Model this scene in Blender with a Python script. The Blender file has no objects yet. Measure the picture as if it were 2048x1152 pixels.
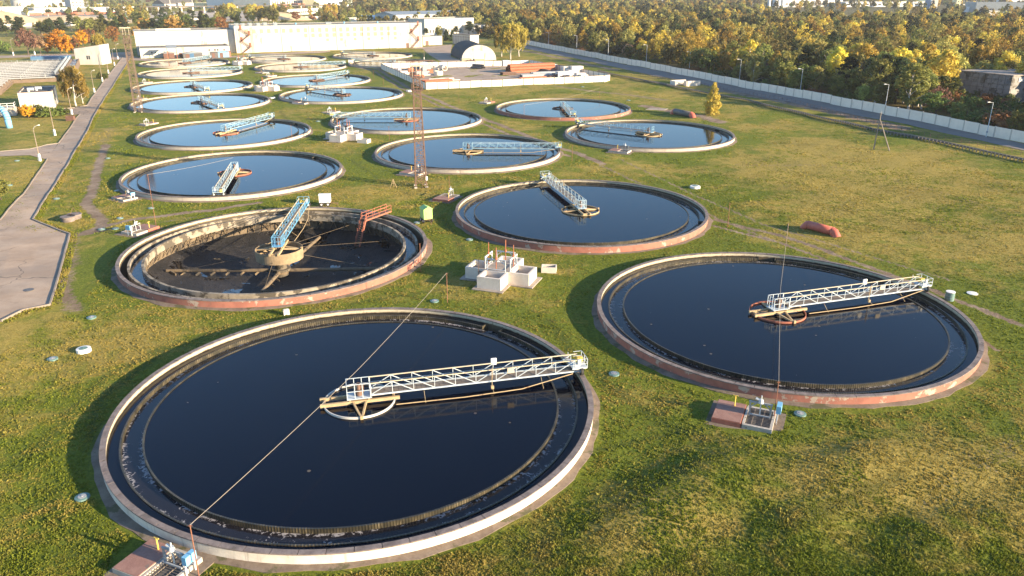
import bpy, math, random
import numpy as np
from mathutils import Vector, Matrix
random.seed(7); rng=np.random.default_rng(7)
SC=bpy.context.scene; COL=SC.collection
PI=math.pi; R=math.radians
# ---------------------------------------------------------------- camera numbers (fitted to the round tanks)
F,H,PITCH=1571.5,33.74,0.36425
CXP,CYP=1026.,570.5
TANKS=dict(  # centre, radius, ground offset under the rim
 T1=(-13.2,59.6,20.0,-.12),T2=(28.9,79.2,19.6,-.1),T3=(-31.8,101.5,20.0,-.2),T4=(10.7,120.8,19.75,-.3),
 T5=(-53.,147.6,20.,.05),T6=(-69.6,191.2,20.,.05),T7=(-9.7,168.4,19.8,.0),T8=(-28.3,211.3,19.9,.0),
 T9=(14.5,231.9,19.5,-.2),T10=(32.6,189.3,20.,.0),T11=(-95.2,244.3,20.,.0),T12=(-113.1,284.9,20.,.0),
 T13=(-56.,262.7,19.8,.0),T14=(-74.,304.3,19.9,.0),T15=(-131.9,331.6,20.,.0),T16=(-93.2,356.4,19.5,.0),
 T17=(-151.4,375.4,19.5,.0),T18=(-111.5,396.6,20.,.0),T19=(-71.5,416.5,19.9,.0),T20=(-55.,373.7,20.,.0))
TC=np.array([[v[0],v[1]] for v in TANKS.values()]); TD=np.array([v[3] for v in TANKS.values()])
def gh(x,y):
    """ground height (array or scalar)"""
    x=np.asarray(x,float); y=np.asarray(y,float)
    d2=(x[...,None]-TC[:,0])**2+(y[...,None]-TC[:,1])**2
    d=np.sqrt(d2); over=np.maximum(d-20.5,0)
    w=np.exp(-(over/9.)**2)
    base=(w*TD).sum(-1)/(w.sum(-1)+.35)
    free=1-np.exp(-(over.min(-1)/7.)**2)
    und=.16*np.sin(x*.11+1.3)*np.sin(y*.09+.4)+.10*np.sin(x*.31+y*.17)+.07*np.sin(x*.05-y*.27+2)+.05*np.sin(x*.7+.9)*np.sin(y*.63)
    hump=0.
    for hx,hy,am,ls,lf,ln in ((9.,46.6,1.25,10.,2.8,5.),(26.5,51.3,.8,7.,2.2,5.),(18.5,43.3,.35,4.,1.5,3.),(27.5,42.6,.35,4.,1.4,3.),(33.,44.,.3,4.,1.5,3.5)):
        s=(x-hx)*.891+(y-hy)*.454; t=-(x-hx)*.454+(y-hy)*.891
        hump=hump+am*np.exp(-(s/ls)**2)*np.where(t>0,np.exp(-(t/lf)**2),np.exp(-(t/ln)**2))
    fade=np.clip((520-y)/100,0,1)*np.clip((165-np.abs(x))/30,0,1)
    return base+free*und*fade+hump*free
def at(px,py,Z=None):
    """photograph pixel (2048 wide) -> point on the ground (or on the level Z)"""
    x2=(px-CXP)/F; y2=(py-CYP)/F; cp,sp=math.cos(PITCH),math.sin(PITCH)
    d=(x2,cp-y2*sp,-sp-y2*cp); z=0. if Z is None else Z
    for _ in range(3):
        t=(z-H)/d[2]; X,Y=d[0]*t,d[1]*t
        if Z is not None: break
        z=float(gh(X,Y)) if abs(X)<400 and Y<600 else 0.
    return Vector((X,Y,z))
def height(px,pyb,pyt):
    P=at(px,pyb); y2=(pyt-CYP)/F; cp,sp=math.cos(PITCH),math.sin(PITCH)
    z=(-P.y*sp-y2*P.y*cp)/(cp-y2*sp); return z+H-P.z
# ---------------------------------------------------------------- scene helpers
def tag(o,label=None,cat=None,group=None,kind=None):
    if label: o['label']=label
    if cat: o['category']=cat
    if group: o['group']=group
    if kind: o['kind']=kind
    return o
def empty(name,loc,rz=0.,label=None,cat=None,group=None):
    o=bpy.data.objects.new(name,None); COL.objects.link(o); o.empty_display_size=.3
    o.location=loc; o.rotation_euler=(0,0,rz); return tag(o,label,cat,group)
def copy_tree(o,parent=None):
    c=o.copy(); COL.objects.link(c)
    if parent is not None: c.parent=parent
    for ch in list(o.children): copy_tree(ch,c)
    return c
class MB:
    def __init__(s): s.v=[]; s.f=[]
    def add(s,vs,fs):
        b=len(s.v); s.v+= [tuple(v) for v in vs]; s.f+=[tuple(b+i for i in f) for f in fs]; return s
    def box(s,c,d,rz=0.,taper=1.):
        cx,cy,cz=c; hx,hy,hz=d[0]/2,d[1]/2,d[2]/2; cr,sr=math.cos(rz),math.sin(rz); vs=[]
        for z,k in ((-hz,1.),(hz,taper)):
            for x,y in ((-hx,-hy),(hx,-hy),(hx,hy),(-hx,hy)):
                x*=k;y*=k; vs.append((cx+x*cr-y*sr,cy+x*sr+y*cr,cz+z))
        return s.add(vs,[(3,2,1,0),(4,5,6,7),(0,1,5,4),(1,2,6,5),(2,3,7,6),(3,0,4,7)])
    def bar(s,p,q,w,h=None):
        h=h or w; p=Vector(p);q=Vector(q); d=(q-p)
        if d.length<1e-6: return s
        d.normalize(); up=Vector((0,0,1)) if abs(d.z)<.95 else Vector((1,0,0))
        a=d.cross(up).normalized()*w/2; b=a.cross(d).normalized()*h/2
        vs=[p-a-b,p+a-b,p+a+b,p-a+b,q-a-b,q+a-b,q+a+b,q-a+b]
        return s.add(vs,[(3,2,1,0),(4,5,6,7),(0,1,5,4),(1,2,6,5),(2,3,7,6),(3,0,4,7)])
    def tube(s,p,q,r0,r1=None,n=8,cap=True):
        r1=r0 if r1 is None else r1; p=Vector(p);q=Vector(q); d=(q-p).normalized()
        up=Vector((0,0,1)) if abs(d.z)<.95 else Vector((1,0,0))
        a=d.cross(up).normalized(); b=a.cross(d); vs=[]
        for P,r in ((p,r0),(q,r1)):
            for i in range(n): t=2*PI*i/n; vs.append(P+a*math.cos(t)*r+b*math.sin(t)*r)
        fs=[(i,(i+1)%n,n+(i+1)%n,n+i) for i in range(n)]
        if cap: fs+=[tuple(range(n-1,-1,-1)),tuple(range(n,2*n))]
        return s.add(vs,fs)
    def path(s,pts,r,n=8):
        for i in range(len(pts)-1): s.tube(pts[i],pts[i+1],r[i] if isinstance(r,(list,tuple)) else r,r[i+1] if isinstance(r,(list,tuple)) else r,n)
        return s
    def lathe(s,prof,a0=0.,a1=2*PI,n=96,closed=True,capends=True):
        """prof: closed (r,z) loop or open strip, swept from a0 to a1"""
        full=abs(a1-a0-2*PI)<1e-6; m=len(prof); N=n if full else n+1; vs=[]
        for i in range(N):
            t=a0+(a1-a0)*i/n
            for r,z in prof: vs.append((r*math.cos(t),r*math.sin(t),z))
        fs=[]; K=m if closed else m-1
        for i in range(n):
            j=(i+1)%N
            for k in range(K):
                l=(k+1)%m; fs.append((i*m+k,j*m+k,j*m+l,i*m+l))
        if closed and not full and capends: fs+= [tuple(range(m)),tuple(range((N-1)*m+m-1,(N-1)*m-1,-1))]
        return s.add(vs,fs)
    def poly(s,pts,z0,z1):
        n=len(pts); vs=[(p[0],p[1],z0) for p in pts]+[(p[0],p[1],z1) for p in pts]
        return s.add(vs,[tuple(range(n-1,-1,-1)),tuple(range(n,2*n))]+[(i,(i+1)%n,n+(i+1)%n,n+i) for i in range(n)])
    def build(s,name,mat,parent=None,smooth=False,loc=None,rz=None):
        me=bpy.data.meshes.new(name); me.from_pydata(s.v,[],s.f); me.update()
        return link(name,me,mat,parent,smooth,loc,rz)
def link(name,me,mat,parent=None,smooth=False,loc=None,rz=None):
    for m in (mat if isinstance(mat,(list,tuple)) else [mat]): me.materials.append(m)
    if smooth: me.polygons.foreach_set('use_smooth',[True]*len(me.polygons))
    o=bpy.data.objects.new(name,me); COL.objects.link(o)
    if parent is not None: o.parent=parent
    if loc is not None: o.location=loc
    if rz is not None: o.rotation_euler=(0,0,rz)
    return o
def npmesh(name,V,Fq,matidx=None):
    """quads or tris (M,k) array"""
    me=bpy.data.meshes.new(name); k=Fq.shape[1]
    me.vertices.add(len(V)); me.vertices.foreach_set('co',np.asarray(V,np.float32).ravel())
    me.loops.add(Fq.size); me.loops.foreach_set('vertex_index',Fq.ravel().astype(np.int32))
    me.polygons.add(len(Fq)); me.polygons.foreach_set('loop_start',np.arange(0,Fq.size,k,dtype=np.int32))
    me.polygons.foreach_set('loop_total',np.full(len(Fq),k,np.int32))
    if matidx is not None: me.polygons.foreach_set('material_index',matidx.astype(np.int32))
    me.update(calc_edges=True); return me
# ---------------------------------------------------------------- materials
class NT:
    def __init__(s,name):
        s.m=bpy.data.materials.new(name); s.m.use_nodes=True; s.t=s.m.node_tree; s.t.nodes.clear()
        s.out=s.n('ShaderNodeOutputMaterial'); s.b=s.n('ShaderNodeBsdfPrincipled'); s.l(s.b.outputs[0],s.out.inputs[0])
    def n(s,t,**k):
        nd=s.t.nodes.new(t)
        for a,b in k.items(): setattr(nd,a,b)
        return nd
    def l(s,a,b): s.t.links.new(a,b)
    def pos(s,obj=False,sc=(1,1,1)):
        o=s.n('ShaderNodeTexCoord').outputs['Object'] if obj else s.n('ShaderNodeNewGeometry').outputs['Position']
        if sc!=(1,1,1):
            mp=s.n('ShaderNodeVectorMath',operation='MULTIPLY'); s.l(o,mp.inputs[0]); mp.inputs[1].default_value=sc; o=mp.outputs[0]
        return o
    def noise(s,v,scale,detail=3.,rough=.55,dist=0.):
        nd=s.n('ShaderNodeTexNoise'); nd.inputs['Scale'].default_value=scale; nd.inputs['Detail'].default_value=detail
        nd.inputs['Roughness'].default_value=rough; nd.inputs['Distortion'].default_value=dist; s.l(v,nd.inputs['Vector']); return nd.outputs[0]
    def ramp(s,v,a,b):
        nd=s.n('ShaderNodeMapRange'); nd.clamp=True; nd.interpolation_type='SMOOTHSTEP'
        for i,x in ((1,a),(2,b),(3,0.),(4,1.)): nd.inputs[i].default_value=x
        s.l(v,nd.inputs[0]); return nd.outputs[0]
    def math(s,op,a,b=None):
        nd=s.n('ShaderNodeMath',operation=op)
        for i,x in enumerate((a,b)):
            if x is None: continue
            if isinstance(x,(int,float)): nd.inputs[i].default_value=x
            else: s.l(x,nd.inputs[i])
        return nd.outputs[0]
    def mix(s,f,a,b,mode='MIX'):
        nd=s.n('ShaderNodeMix',data_type='RGBA',blend_type=mode)
        for i,x in ((0,f),(6,a),(7,b)):
            if isinstance(x,(int,float)): nd.inputs[i].default_value=x
            elif isinstance(x,tuple): nd.inputs[i].default_value=(*x,1)
            else: s.l(x,nd.inputs[i])
        return nd.outputs[2]
    def bump(s,h,strength=.3,dist=.1,prev=None):
        nd=s.n('ShaderNodeBump'); nd.inputs['Strength'].default_value=strength; nd.inputs['Distance'].default_value=dist
        s.l(h,nd.inputs['Height'])
        if prev is not None: s.l(prev,nd.inputs['Normal'])
        return nd.outputs[0]
    def fin(s,col,rough=.8,nrm=None,metal=0.,spec=None):
        for i,x in (('Base Color',col),('Roughness',rough),('Metallic',metal)):
            if isinstance(x,tuple): s.b.inputs[i].default_value=(*x,1)
            elif isinstance(x,(int,float)): s.b.inputs[i].default_value=x
            else: s.l(x,s.b.inputs[i])
        if nrm is not None: s.l(nrm,s.b.inputs['Normal'])
        if spec is not None: s.b.inputs['Specular IOR Level'].default_value=spec
        return s.m
M={}
def pm(name,c1,c2,scale=1.,rough=.8,bump=.2,c3=None,th=.62,s3=None,sz=1.,metal=0.,bd=.05,obj=False):
    """two-tone procedural surface, c3 = patches of wear"""
    t=NT(name); p=t.pos(obj,(1,1,sz)); n1=t.noise(p,scale,5,.6); n2=t.noise(p,scale*6.3,3,.6)
    f=t.ramp(t.math('ADD',t.math('MULTIPLY',n1,.7),t.math('MULTIPLY',n2,.3)),.35,.65); c=t.mix(f,c1,c2)
    if c3:
        n3=t.noise(p,s3 or scale*.6,6,.65); c=t.mix(t.ramp(n3,th,th+.06),c,c3)
    M[name]=t.fin(c,rough,t.bump(n2,bump,bd) if bump else None,metal); return M[name]
pm('concrete',(.32,.29,.25),(.44,.40,.35),1.2,.9,.3,(.16,.14,.11),.62)
pm('coping',(.115,.092,.085),(.21,.172,.158),1.1,.9,.4,(.10,.082,.07),.58,1.6)
pm('concrete_dark',(.075,.062,.045),(.15,.125,.09),1.,.9,.3,(.035,.03,.022),.52)
pm('slab_concrete',(.24,.20,.165),(.33,.28,.235),.9,.92,.3,(.13,.105,.075),.58,.5)
pm('apron_dirt',(.13,.095,.07),(.20,.155,.115),.8,.95,.4,(.08,.075,.035),.55,.35)
pm('brick_red',(.40,.13,.08),(.30,.095,.06),1.4,.85,.3,(.40,.33,.28),.66)
pm('mud',(.11,.08,.05),(.16,.12,.075),1.5,.9,.3,(.05,.04,.03),.58)
pm('rust',(.115,.066,.046),(.165,.098,.068),2.5,.85,.2,(.08,.04,.026),.6)
pm('rust_grey',(.115,.08,.06),(.165,.115,.085),2.5,.85,.2,(.09,.055,.04),.6)
pm('rust_orange',(.36,.12,.055),(.27,.095,.045),.8,.75,.2,(.2,.07,.03),.62)
pm('pipe_red',(.48,.12,.075),(.40,.10,.065),1.5,.6,.1,(.30,.075,.05),.6)
pm('bridge_white',(.46,.50,.52),(.36,.42,.46),2.,.55,.1,(.30,.17,.10),.68,3.)
pm('bridge_vivid',(.11,.30,.48),(.15,.36,.53),2.,.5,.1,(.3,.22,.16),.68,3.)
pm('bridge_blue',(.20,.34,.43),(.26,.41,.50),2.,.5,.1,(.35,.25,.18),.68,3.)
pm('bridge_pale',(.30,.42,.49),(.38,.47,.52),2.,.5,.1,(.38,.28,.2),.67,3.)
pm('rail_cream',(.55,.47,.33),(.46,.39,.27),2.,.6,.1)
pm('yellow_paint',(.72,.50,.10),(.62,.42,.07),2.,.55,.1)
pm('grating',(.13,.10,.075),(.20,.16,.12),3.,.85,.2)
pm('beam_tan',(.42,.31,.17),(.32,.23,.13),2.,.8,.2,(.2,.11,.06),.6)
pm('well_white',(.58,.55,.50),(.48,.45,.40),2.,.7,.15,(.28,.17,.1),.62)
pm('well_red',(.36,.12,.07),(.28,.09,.055),2.,.8,.15)
pm('well_concrete',(.27,.20,.12),(.20,.145,.085),1.4,.9,.25,(.2,.14,.08),.6)
pm('rubber',(.018,.018,.018),(.03,.028,.026),3.,.8,.1)
pm('steel_grey',(.32,.33,.33),(.24,.245,.25),3.,.5,.1)
pm('steel_light',(.52,.54,.55),(.42,.44,.45),3.,.5,.1)
pm('steel_dark',(.07,.07,.07),(.11,.10,.095),3.,.6,.1)
pm('cable',(.34,.29,.225),(.28,.24,.185),2.,.7,0)
pm('whitewash',(.64,.57,.49),(.55,.48,.41),1.,.9,.2,(.48,.41,.33),.66,.8)
pm('teal_paint',(.085,.17,.155),(.13,.21,.195),4.,.7,.15,(.35,.34,.3),.62)
pm('white_paint',(.76,.74,.70),(.68,.66,.62),1.5,.7,.1)
pm('green_paint',(.36,.56,.16),(.30,.48,.13),1.5,.6,.1)
def asphalt():
    t=NT('asphalt'); p=t.pos(); n1=t.noise(p,.22,6,.65); n2=t.noise(p,5.,3,.7); n3=t.noise(p,.07,3,.6)
    c=t.mix(t.ramp(n1,.35,.65),(.275,.20,.142),(.355,.27,.20)); c=t.mix(t.math('MULTIPLY',t.ramp(n3,.5,.62),.5),c,(.22,.165,.125)); c=t.mix(t.math('MULTIPLY',t.ramp(n2,.5,.7),.25),c,(.18,.14,.11))
    pd=t.n('ShaderNodeVectorMath',operation='ADD'); t.l(p,pd.inputs[0]); nd=t.n('ShaderNodeTexNoise'); nd.inputs['Scale'].default_value=.35; t.l(p,nd.inputs['Vector']); sc=t.n('ShaderNodeVectorMath',operation='SCALE'); sc.inputs['Scale'].default_value=3.5; t.l(nd.outputs['Color'],sc.inputs[0]); t.l(sc.outputs[0],pd.inputs[1])
    vo=t.n('ShaderNodeTexVoronoi',feature='DISTANCE_TO_EDGE'); vo.inputs['Scale'].default_value=.13; t.l(pd.outputs[0],vo.inputs['Vector']); cr=t.math('SUBTRACT',1.,t.ramp(vo.outputs['Distance'],.006,.016)); cr=t.math('MULTIPLY',cr,t.ramp(n3,.42,.55))
    c=t.mix(t.math('MULTIPLY',cr,.75),c,(.09,.07,.055)); M['asphalt']=t.fin(c,.92,t.bump(n2,.4,.05))
asphalt()
pm('asphalt_plain',(.285,.205,.145),(.35,.265,.195),.25,.92,.3,(.225,.165,.12),.57,.10)
pm('asphalt_dark',(.15,.13,.115),(.19,.165,.145),.3,.92,.3)
pm('kerb_stone',(.27,.225,.18),(.21,.17,.135),1.5,.9,.2)
def sludge():
    t=NT('sludge'); p=t.pos(); a=t.noise(p,.16,6,.7,.8); b=t.noise(p,.9,5,.7); c=t.mix(t.ramp(a,.42,.6),(.005,.0045,.0045),(.017,.0145,.014)); c=t.mix(t.math('MULTIPLY',t.ramp(b,.52,.7),t.ramp(a,.45,.6)),c,(.040,.034,.032))
    wet=t.ramp(t.noise(p,.22,4,.6,1.2),.57,.60); r=t.math('SUBTRACT',.75,t.math('MULTIPLY',wet,.70)); c=t.mix(t.math('MULTIPLY',wet,.7),c,(.006,.006,.007))
    hh=t.math('MULTIPLY',t.math('ADD',b,t.noise(p,3.5,4,.7)),t.math('SUBTRACT',1.,wet)); M['sludge']=t.fin(c,r,t.bump(hh,.8,.25))
sludge()
def tank_wall(name,paint1,paint2,patch,th):
    t=NT(name); p=t.pos(False); ps=t.pos(False,(1,1,.12))
    n=t.noise(p,1.1,5); st=t.noise(ps,2.6,4,.6); c=t.mix(t.ramp(n,.35,.68),paint1,paint2)
    pa=t.noise(p,.55,6,.7); c=t.mix(t.ramp(pa,th,th+.05),c,patch)
    c=t.mix(t.math('MULTIPLY',t.ramp(st,.55,.75),.55),c,(.17,.14,.10))
    M[name]=t.fin(c,.9,t.bump(t.noise(p,7,4),.3,.05))
tank_wall('wall_white',(.66,.59,.50),(.56,.49,.41),(.45,.37,.3),.66)
tank_wall('wall_red',(.33,.13,.09),(.25,.095,.068),(.36,.29,.23),.56)
pm('basin_tan',(.085,.062,.04),(.15,.112,.068),1.2,.9,.3,(.03,.025,.02),.52,.45,.3)
tank_wall('trough_old',(.27,.23,.175),(.18,.15,.11),(.075,.062,.045),.48)
tank_wall('wall_grey',(.46,.40,.33),(.38,.33,.27),(.58,.52,.44),.60)
def inner_wall():
    t=NT('wall_inner'); p=t.pos(); z=t.n('ShaderNodeSeparateXYZ'); t.l(p,z.inputs[0])
    n=t.noise(p,1.6,5,.65); wl=t.ramp(t.math('ADD',z.outputs[2],t.math('MULTIPLY',n,.35)),.52,.68)
    c=t.mix(t.ramp(n,.35,.7),(.50,.44,.32),(.36,.31,.22)); c=t.mix(wl,(.085,.062,.035),c)
    st=t.noise(t.pos(False,(1,1,.1)),3.5,4); c=t.mix(t.math('MULTIPLY',t.ramp(st,.58,.72),.6),c,(.12,.10,.06))
    M['wall_inner']=t.fin(c,.85,t.bump(n,.3,.05))
inner_wall()
def weir_mat():
    t=NT('weir'); p=t.pos(True); s=t.n('ShaderNodeSeparateXYZ'); t.l(p,s.inputs[0])
    a=t.math('ARCTAN2',s.outputs[1],s.outputs[0]); sn=t.math('SINE',t.math('MULTIPLY',a,520.))
    n=t.noise(t.pos(),1.2,4); n2=t.noise(t.pos(False,(1,1,.1)),9,3)
    f=t.math('MULTIPLY',t.ramp(sn,.15,.8),t.ramp(n2,.4,.6))
    c=t.mix(t.ramp(n,.35,.65),(.020,.018,.011),(.042,.034,.018)); c=t.mix(t.math('MULTIPLY',f,t.ramp(n,.4,.62)),c,(.15,.125,.08))
    M['weir']=t.fin(c,.5,t.bump(sn,.4,.03))
weir_mat()
def waters():
    # still surface of the clarifier
    t=NT('water'); p=t.pos(); n=t.noise(t.pos(False,(1.,1.6,1)),4.2,4,.6,.4); n0=t.noise(p,.9,3)
    vo=t.n('ShaderNodeTexVoronoi'); vo.inputs['Scale'].default_value=.55; t.l(p,vo.inputs['Vector'])
    sp=t.math('MULTIPLY',t.math('LESS_THAN',vo.outputs['Distance'],.075),t.math('GREATER_THAN',t.noise(p,.23,2),.56))
    film=t.ramp(t.noise(p,.11,4,.65,1.5),.5,.75); c=t.mix(sp,t.mix(film,(.0006,.0018,.0070),(.0022,.0036,.0085)),(.12,.09,.06))
    h=t.math('ADD',n,t.math('MULTIPLY',n0,.8))
    M['water']=t.fin(c,t.math('ADD',t.math('MULTIPLY',sp,.5),.045),t.bump(h,.055,.05)); t.b.inputs['IOR'].default_value=1.25
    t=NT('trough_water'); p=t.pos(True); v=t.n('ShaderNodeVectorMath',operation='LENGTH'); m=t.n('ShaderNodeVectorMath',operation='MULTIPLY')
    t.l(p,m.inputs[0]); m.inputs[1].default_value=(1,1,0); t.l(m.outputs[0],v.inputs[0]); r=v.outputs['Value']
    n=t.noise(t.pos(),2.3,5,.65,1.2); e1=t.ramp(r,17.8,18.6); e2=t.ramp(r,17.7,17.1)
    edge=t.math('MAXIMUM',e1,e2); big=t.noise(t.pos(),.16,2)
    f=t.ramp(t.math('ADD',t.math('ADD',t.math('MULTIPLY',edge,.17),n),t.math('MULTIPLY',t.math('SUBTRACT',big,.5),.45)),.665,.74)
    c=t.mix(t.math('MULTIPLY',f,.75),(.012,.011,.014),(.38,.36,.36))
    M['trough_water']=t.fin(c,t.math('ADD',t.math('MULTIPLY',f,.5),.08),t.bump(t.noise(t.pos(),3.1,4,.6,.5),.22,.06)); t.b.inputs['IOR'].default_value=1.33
waters()
# ---------------------------------------------------------------- camera, sun, sky
cam=bpy.data.cameras.new('camera'); co=bpy.data.objects.new('camera',cam); COL.objects.link(co); SC.camera=co
cam.sensor_width=36; cam.lens=F/2048*36; cam.shift_x=-(CXP-1024)/2048; cam.shift_y=-(576-CYP)/2048
cam.clip_start=1; cam.clip_end=12000; co.location=(0,0,H); co.rotation_euler=(PI/2-PITCH,0,0)
SUN_AZ,SUN_EL=R(-23.),R(13.5)      # direction towards the sun, from +X counter-clockwise
sl=bpy.data.lights.new('sun','SUN'); sl.energy=5.0; sl.angle=R(.53); sl.color=(1.,.80,.54)
so=bpy.data.objects.new('sun',sl); COL.objects.link(so)
sd=Vector((math.cos(SUN_AZ)*math.cos(SUN_EL),math.sin(SUN_AZ)*math.cos(SUN_EL),math.sin(SUN_EL)))
so.rotation_euler=sd.to_track_quat('Z','Y').to_euler(); so.location=(60,-40,60)
w=bpy.data.worlds.new('World'); SC.world=w; w.use_nodes=True; nt=w.node_tree
bg=nt.nodes['Background']; sk=nt.nodes.new('ShaderNodeTexSky'); sk.sky_type='NISHITA'; sk.sun_disc=False
sk.sun_elevation=SUN_EL; sk.sun_rotation=PI/2-SUN_AZ; sk.air_density=1.; sk.dust_density=.35; sk.ozone_density=3.5
nt.links.new(sk.outputs[0],bg.inputs[0]); bg.inputs[1].default_value=.105
SC.view_settings.view_transform='Standard'; SC.view_settings.look='None'; SC.view_settings.exposure=1.8; SC.view_settings.gamma=1.
SC.cycles.max_bounces=6; SC.cycles.transparent_max_bounces=6
# ---------------------------------------------------------------- ground sheet with the basins cut out
def seg_dist(X,Y,pts):
    d=np.full(X.shape,1e9)
    for (x0,y0),(x1,y1) in zip(pts[:-1],pts[1:]):
        dx,dy=x1-x0,y1-y0; L=dx*dx+dy*dy+1e-9
        t=np.clip(((X-x0)*dx+(Y-y0)*dy)/L,0,1); d=np.minimum(d,np.hypot(X-x0-t*dx,Y-y0-t*dy))
    return d
def P2(*pp): return [tuple(at(a,b)[:2]) for a,b in pp]
DIRT=[ (P2((1430,178),(1500,190),(1600,210),(1700,232),(1800,256)),3.2,.85),(P2((1040,100),(1130,118),(1230,140)),2.5,.7), # polyline, half width, strength
 (P2((212,290),(197,330),(186,380),(172,408),(190,425),(207,440),(195,462),(150,470)),.9,1.),
 (P2((150,472),(200,455),(260,440),(350,428),(440,418),(520,405)),.7,.9),
 (P2((150,472),(200,462),(270,452),(350,440),(450,426)),.4,.6),
 (P2((757,138),(790,160),(835,185),(900,212),(960,235),(1030,262),(1090,287),(1150,305),(1205,328)),.85,1.),
 (P2((750,143),(785,166),(830,191),(895,219),(955,243),(1020,270),(1080,294),(1140,313)),.6,.95),
 (P2((716,135),(742,140),(757,138)),1.6,.8),
 (P2((1110,172),(1180,182),(1260,190),(1330,200)),2.2,.6),
 (P2((1290,212),(1340,222),(1400,232),(1440,244)),2.4,.8),
 (P2((120,560),(130,595),(150,620)),1.2,.7),(P2((146,480),(140,530),(125,580)),1.4,.6),
 (P2((230,232),(300,240),(400,232),(520,226)),1.0,.45),(P2((220,255),(205,290)),2.,.5),
 (P2((1290,1060),(1250,1020),(1330,960)),1.2,.25),(P2((1480,960),(1560,930)),1.0,.25),
 (P2((620,440),(720,405),(820,395),(900,395)),.6,.3),
 (P2((1540,565),(1640,560),(1760,600),(1880,700)),.8,.3),
 (P2((1430,440),(1560,470),(1700,520),(1850,575),(2040,650)),.6,.85),(P2((1430,452),(1560,485),(1700,540),(1840,590),(1990,700)),.5,.8),(P2((1200,330),(1330,390),(1470,452),(1600,500)),.45,.75),(P2((1240,318),(1400,395),(1530,450),(1700,500),(1900,560)),.45,.7),(P2((1480,330),(1640,330),(1800,360),(1990,420)),1.2,.5),(P2((1500,300),(1640,310),(1760,340),(1830,385),(1760,420),(1600,420)),.5,.5),(P2((1880,500),(1960,540),(2048,570)),.5,.5),(P2((1980,900),(1900,960),(1850,1010)),1.5,.42),(P2((2040,880),(1960,930)),1.2,.5),
 (P2((1250,330),(1340,380),(1450,430)),.6,.35),(P2((1600,290),(1720,330),(1820,380),(1700,420)),2.5,.3),
 (P2((1640,178*1.25),(1800,262),(2040,322)),1.2,.5),
]
TRACK=[ # old wheel tracks, darker lush lines
 (P2((1180,905),(1260,885),(1340,870),(1430,850)),.22),(P2((1030,1110),(1150,1060),(1260,1000),(1380,930),(1480,900)),.45),
 (P2((92,980),(98,1020),(105,1050)),.25),(P2((130,1130),(170,1090),(180,1040)),.25),(P2((230,950),(180,870),(200,800),(330,700),(460,650)),.3),
 (P2((0,960),(90,880),(200,760),(330,690)),.25),(P2((700,608),(800,592),(887,578)),.2),(P2((1100,640),(1140,700),(1230,780),(1330,850),(1420,880)),.35),
 (P2((1560,1060),(1700,1000),(1800,950)),.4),(P2((1760,1120),(1830,1090),(1900,1050)),.4),(P2((700,320),(760,360),(820,390)),.25),(P2((905,440),(950,470),(960,500)),.3),
 (P2((880,430),(915,480),(930,520)),.3),(P2((560,222),(580,250),(600,262)),.3)]
def axis(parts):
    out=[parts[0][0]]
    for a,b,s0,s1 in parts:
        x=a
        while x<b-1e-6:
            t=(x-a)/(b-a); x=min(b,x+s0+(s1-s0)*t); out.append(x)
    return np.array(out)
xs=axis([(-2600,-420,400,80),(-420,-180,20,1.2),(-180,-45,1.,.8),(-45,60,.6,.6),(60,150,.8,1.6),(150,420,3,30),(420,2600,80,400)])
ys=axis([(-60,30,10,1.),(30,110,.55,.6),(110,310,.75,1.),(310,450,1.,1.6),(450,700,4,20),(700,3200,60,400)])
X,Y=np.meshgrid(xs,ys); nx,ny=len(xs),len(ys)
Z=np.zeros_like(X); sub=(np.abs(X)<420)&(Y<620); Z[sub]=gh(X[sub],Y[sub])
rcut={}
dC=np.hypot(X[...,None]-TC[:,0],Y[...,None]-TC[:,1]); near=dC.argmin(-1); dn=dC.min(-1)
TRr=np.array([v[2] for v in TANKS.values()])-.28
rr=TRr[near]; snap=np.abs(dn-rr)<.62
cx=TC[near][...,0]; cy=TC[near][...,1]
k=np.where(snap,rr/np.maximum(dn,1e-6),1.)
X2=np.where(snap,cx+(X-cx)*k,X); Y2=np.where(snap,cy+(Y-cy)*k,Y)
Z=np.where(snap,np.minimum(Z,.2),Z)
dirt=np.zeros_like(X); reg=(np.abs(X)<260)&(Y<520)&(Y>30); xr,yr=X2[reg],Y2[reg]; dv=np.zeros_like(xr)
jit=.35*np.sin(xr*1.7)*np.sin(yr*1.3+1)+.25*np.sin(xr*3.1+yr*2.3)
for pts,hw,st in DIRT:
    d=seg_dist(xr,yr,pts)+jit*hw*.8; dv=np.maximum(dv,st*np.clip(1.45-d/hw/1.1,0,1))
dirt[reg]=dv; trk=np.zeros_like(X); tv=np.zeros_like(xr)
for pts,hw in TRACK:
    d=seg_dist(xr,yr,pts); tv=np.maximum(tv,np.clip(1.6-d/hw/1.2,0,1))
trk[reg]=tv
lush=np.zeros_like(X); lush[reg]=np.exp(-((dn[reg]-22.)/4.5)**2)
for gx,gy,gs,ga in ((8.5,44.5,4.5,1.5),(1.,41.5,3.5,1.),(25.5,49.,4.,1.3),(32,50,5,1.3),(60,150,18,.9),(75,150,20,.7),(62,120,14,.7),(-60,72,12,.6),(45,200,16,.5)):
    lush-=ga*np.exp(-(((X-gx)**2+(Y-gy)**2)/gs**2))
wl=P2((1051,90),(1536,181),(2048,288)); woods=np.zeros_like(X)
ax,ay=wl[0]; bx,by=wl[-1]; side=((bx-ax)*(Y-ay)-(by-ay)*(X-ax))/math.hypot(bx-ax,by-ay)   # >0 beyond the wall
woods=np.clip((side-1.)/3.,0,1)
idx=np.arange(nx*ny).reshape(ny,nx); Fq=np.stack([idx[:-1,:-1],idx[:-1,1:],idx[1:,1:],idx[1:,:-1]],-1).reshape(-1,4)
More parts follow.
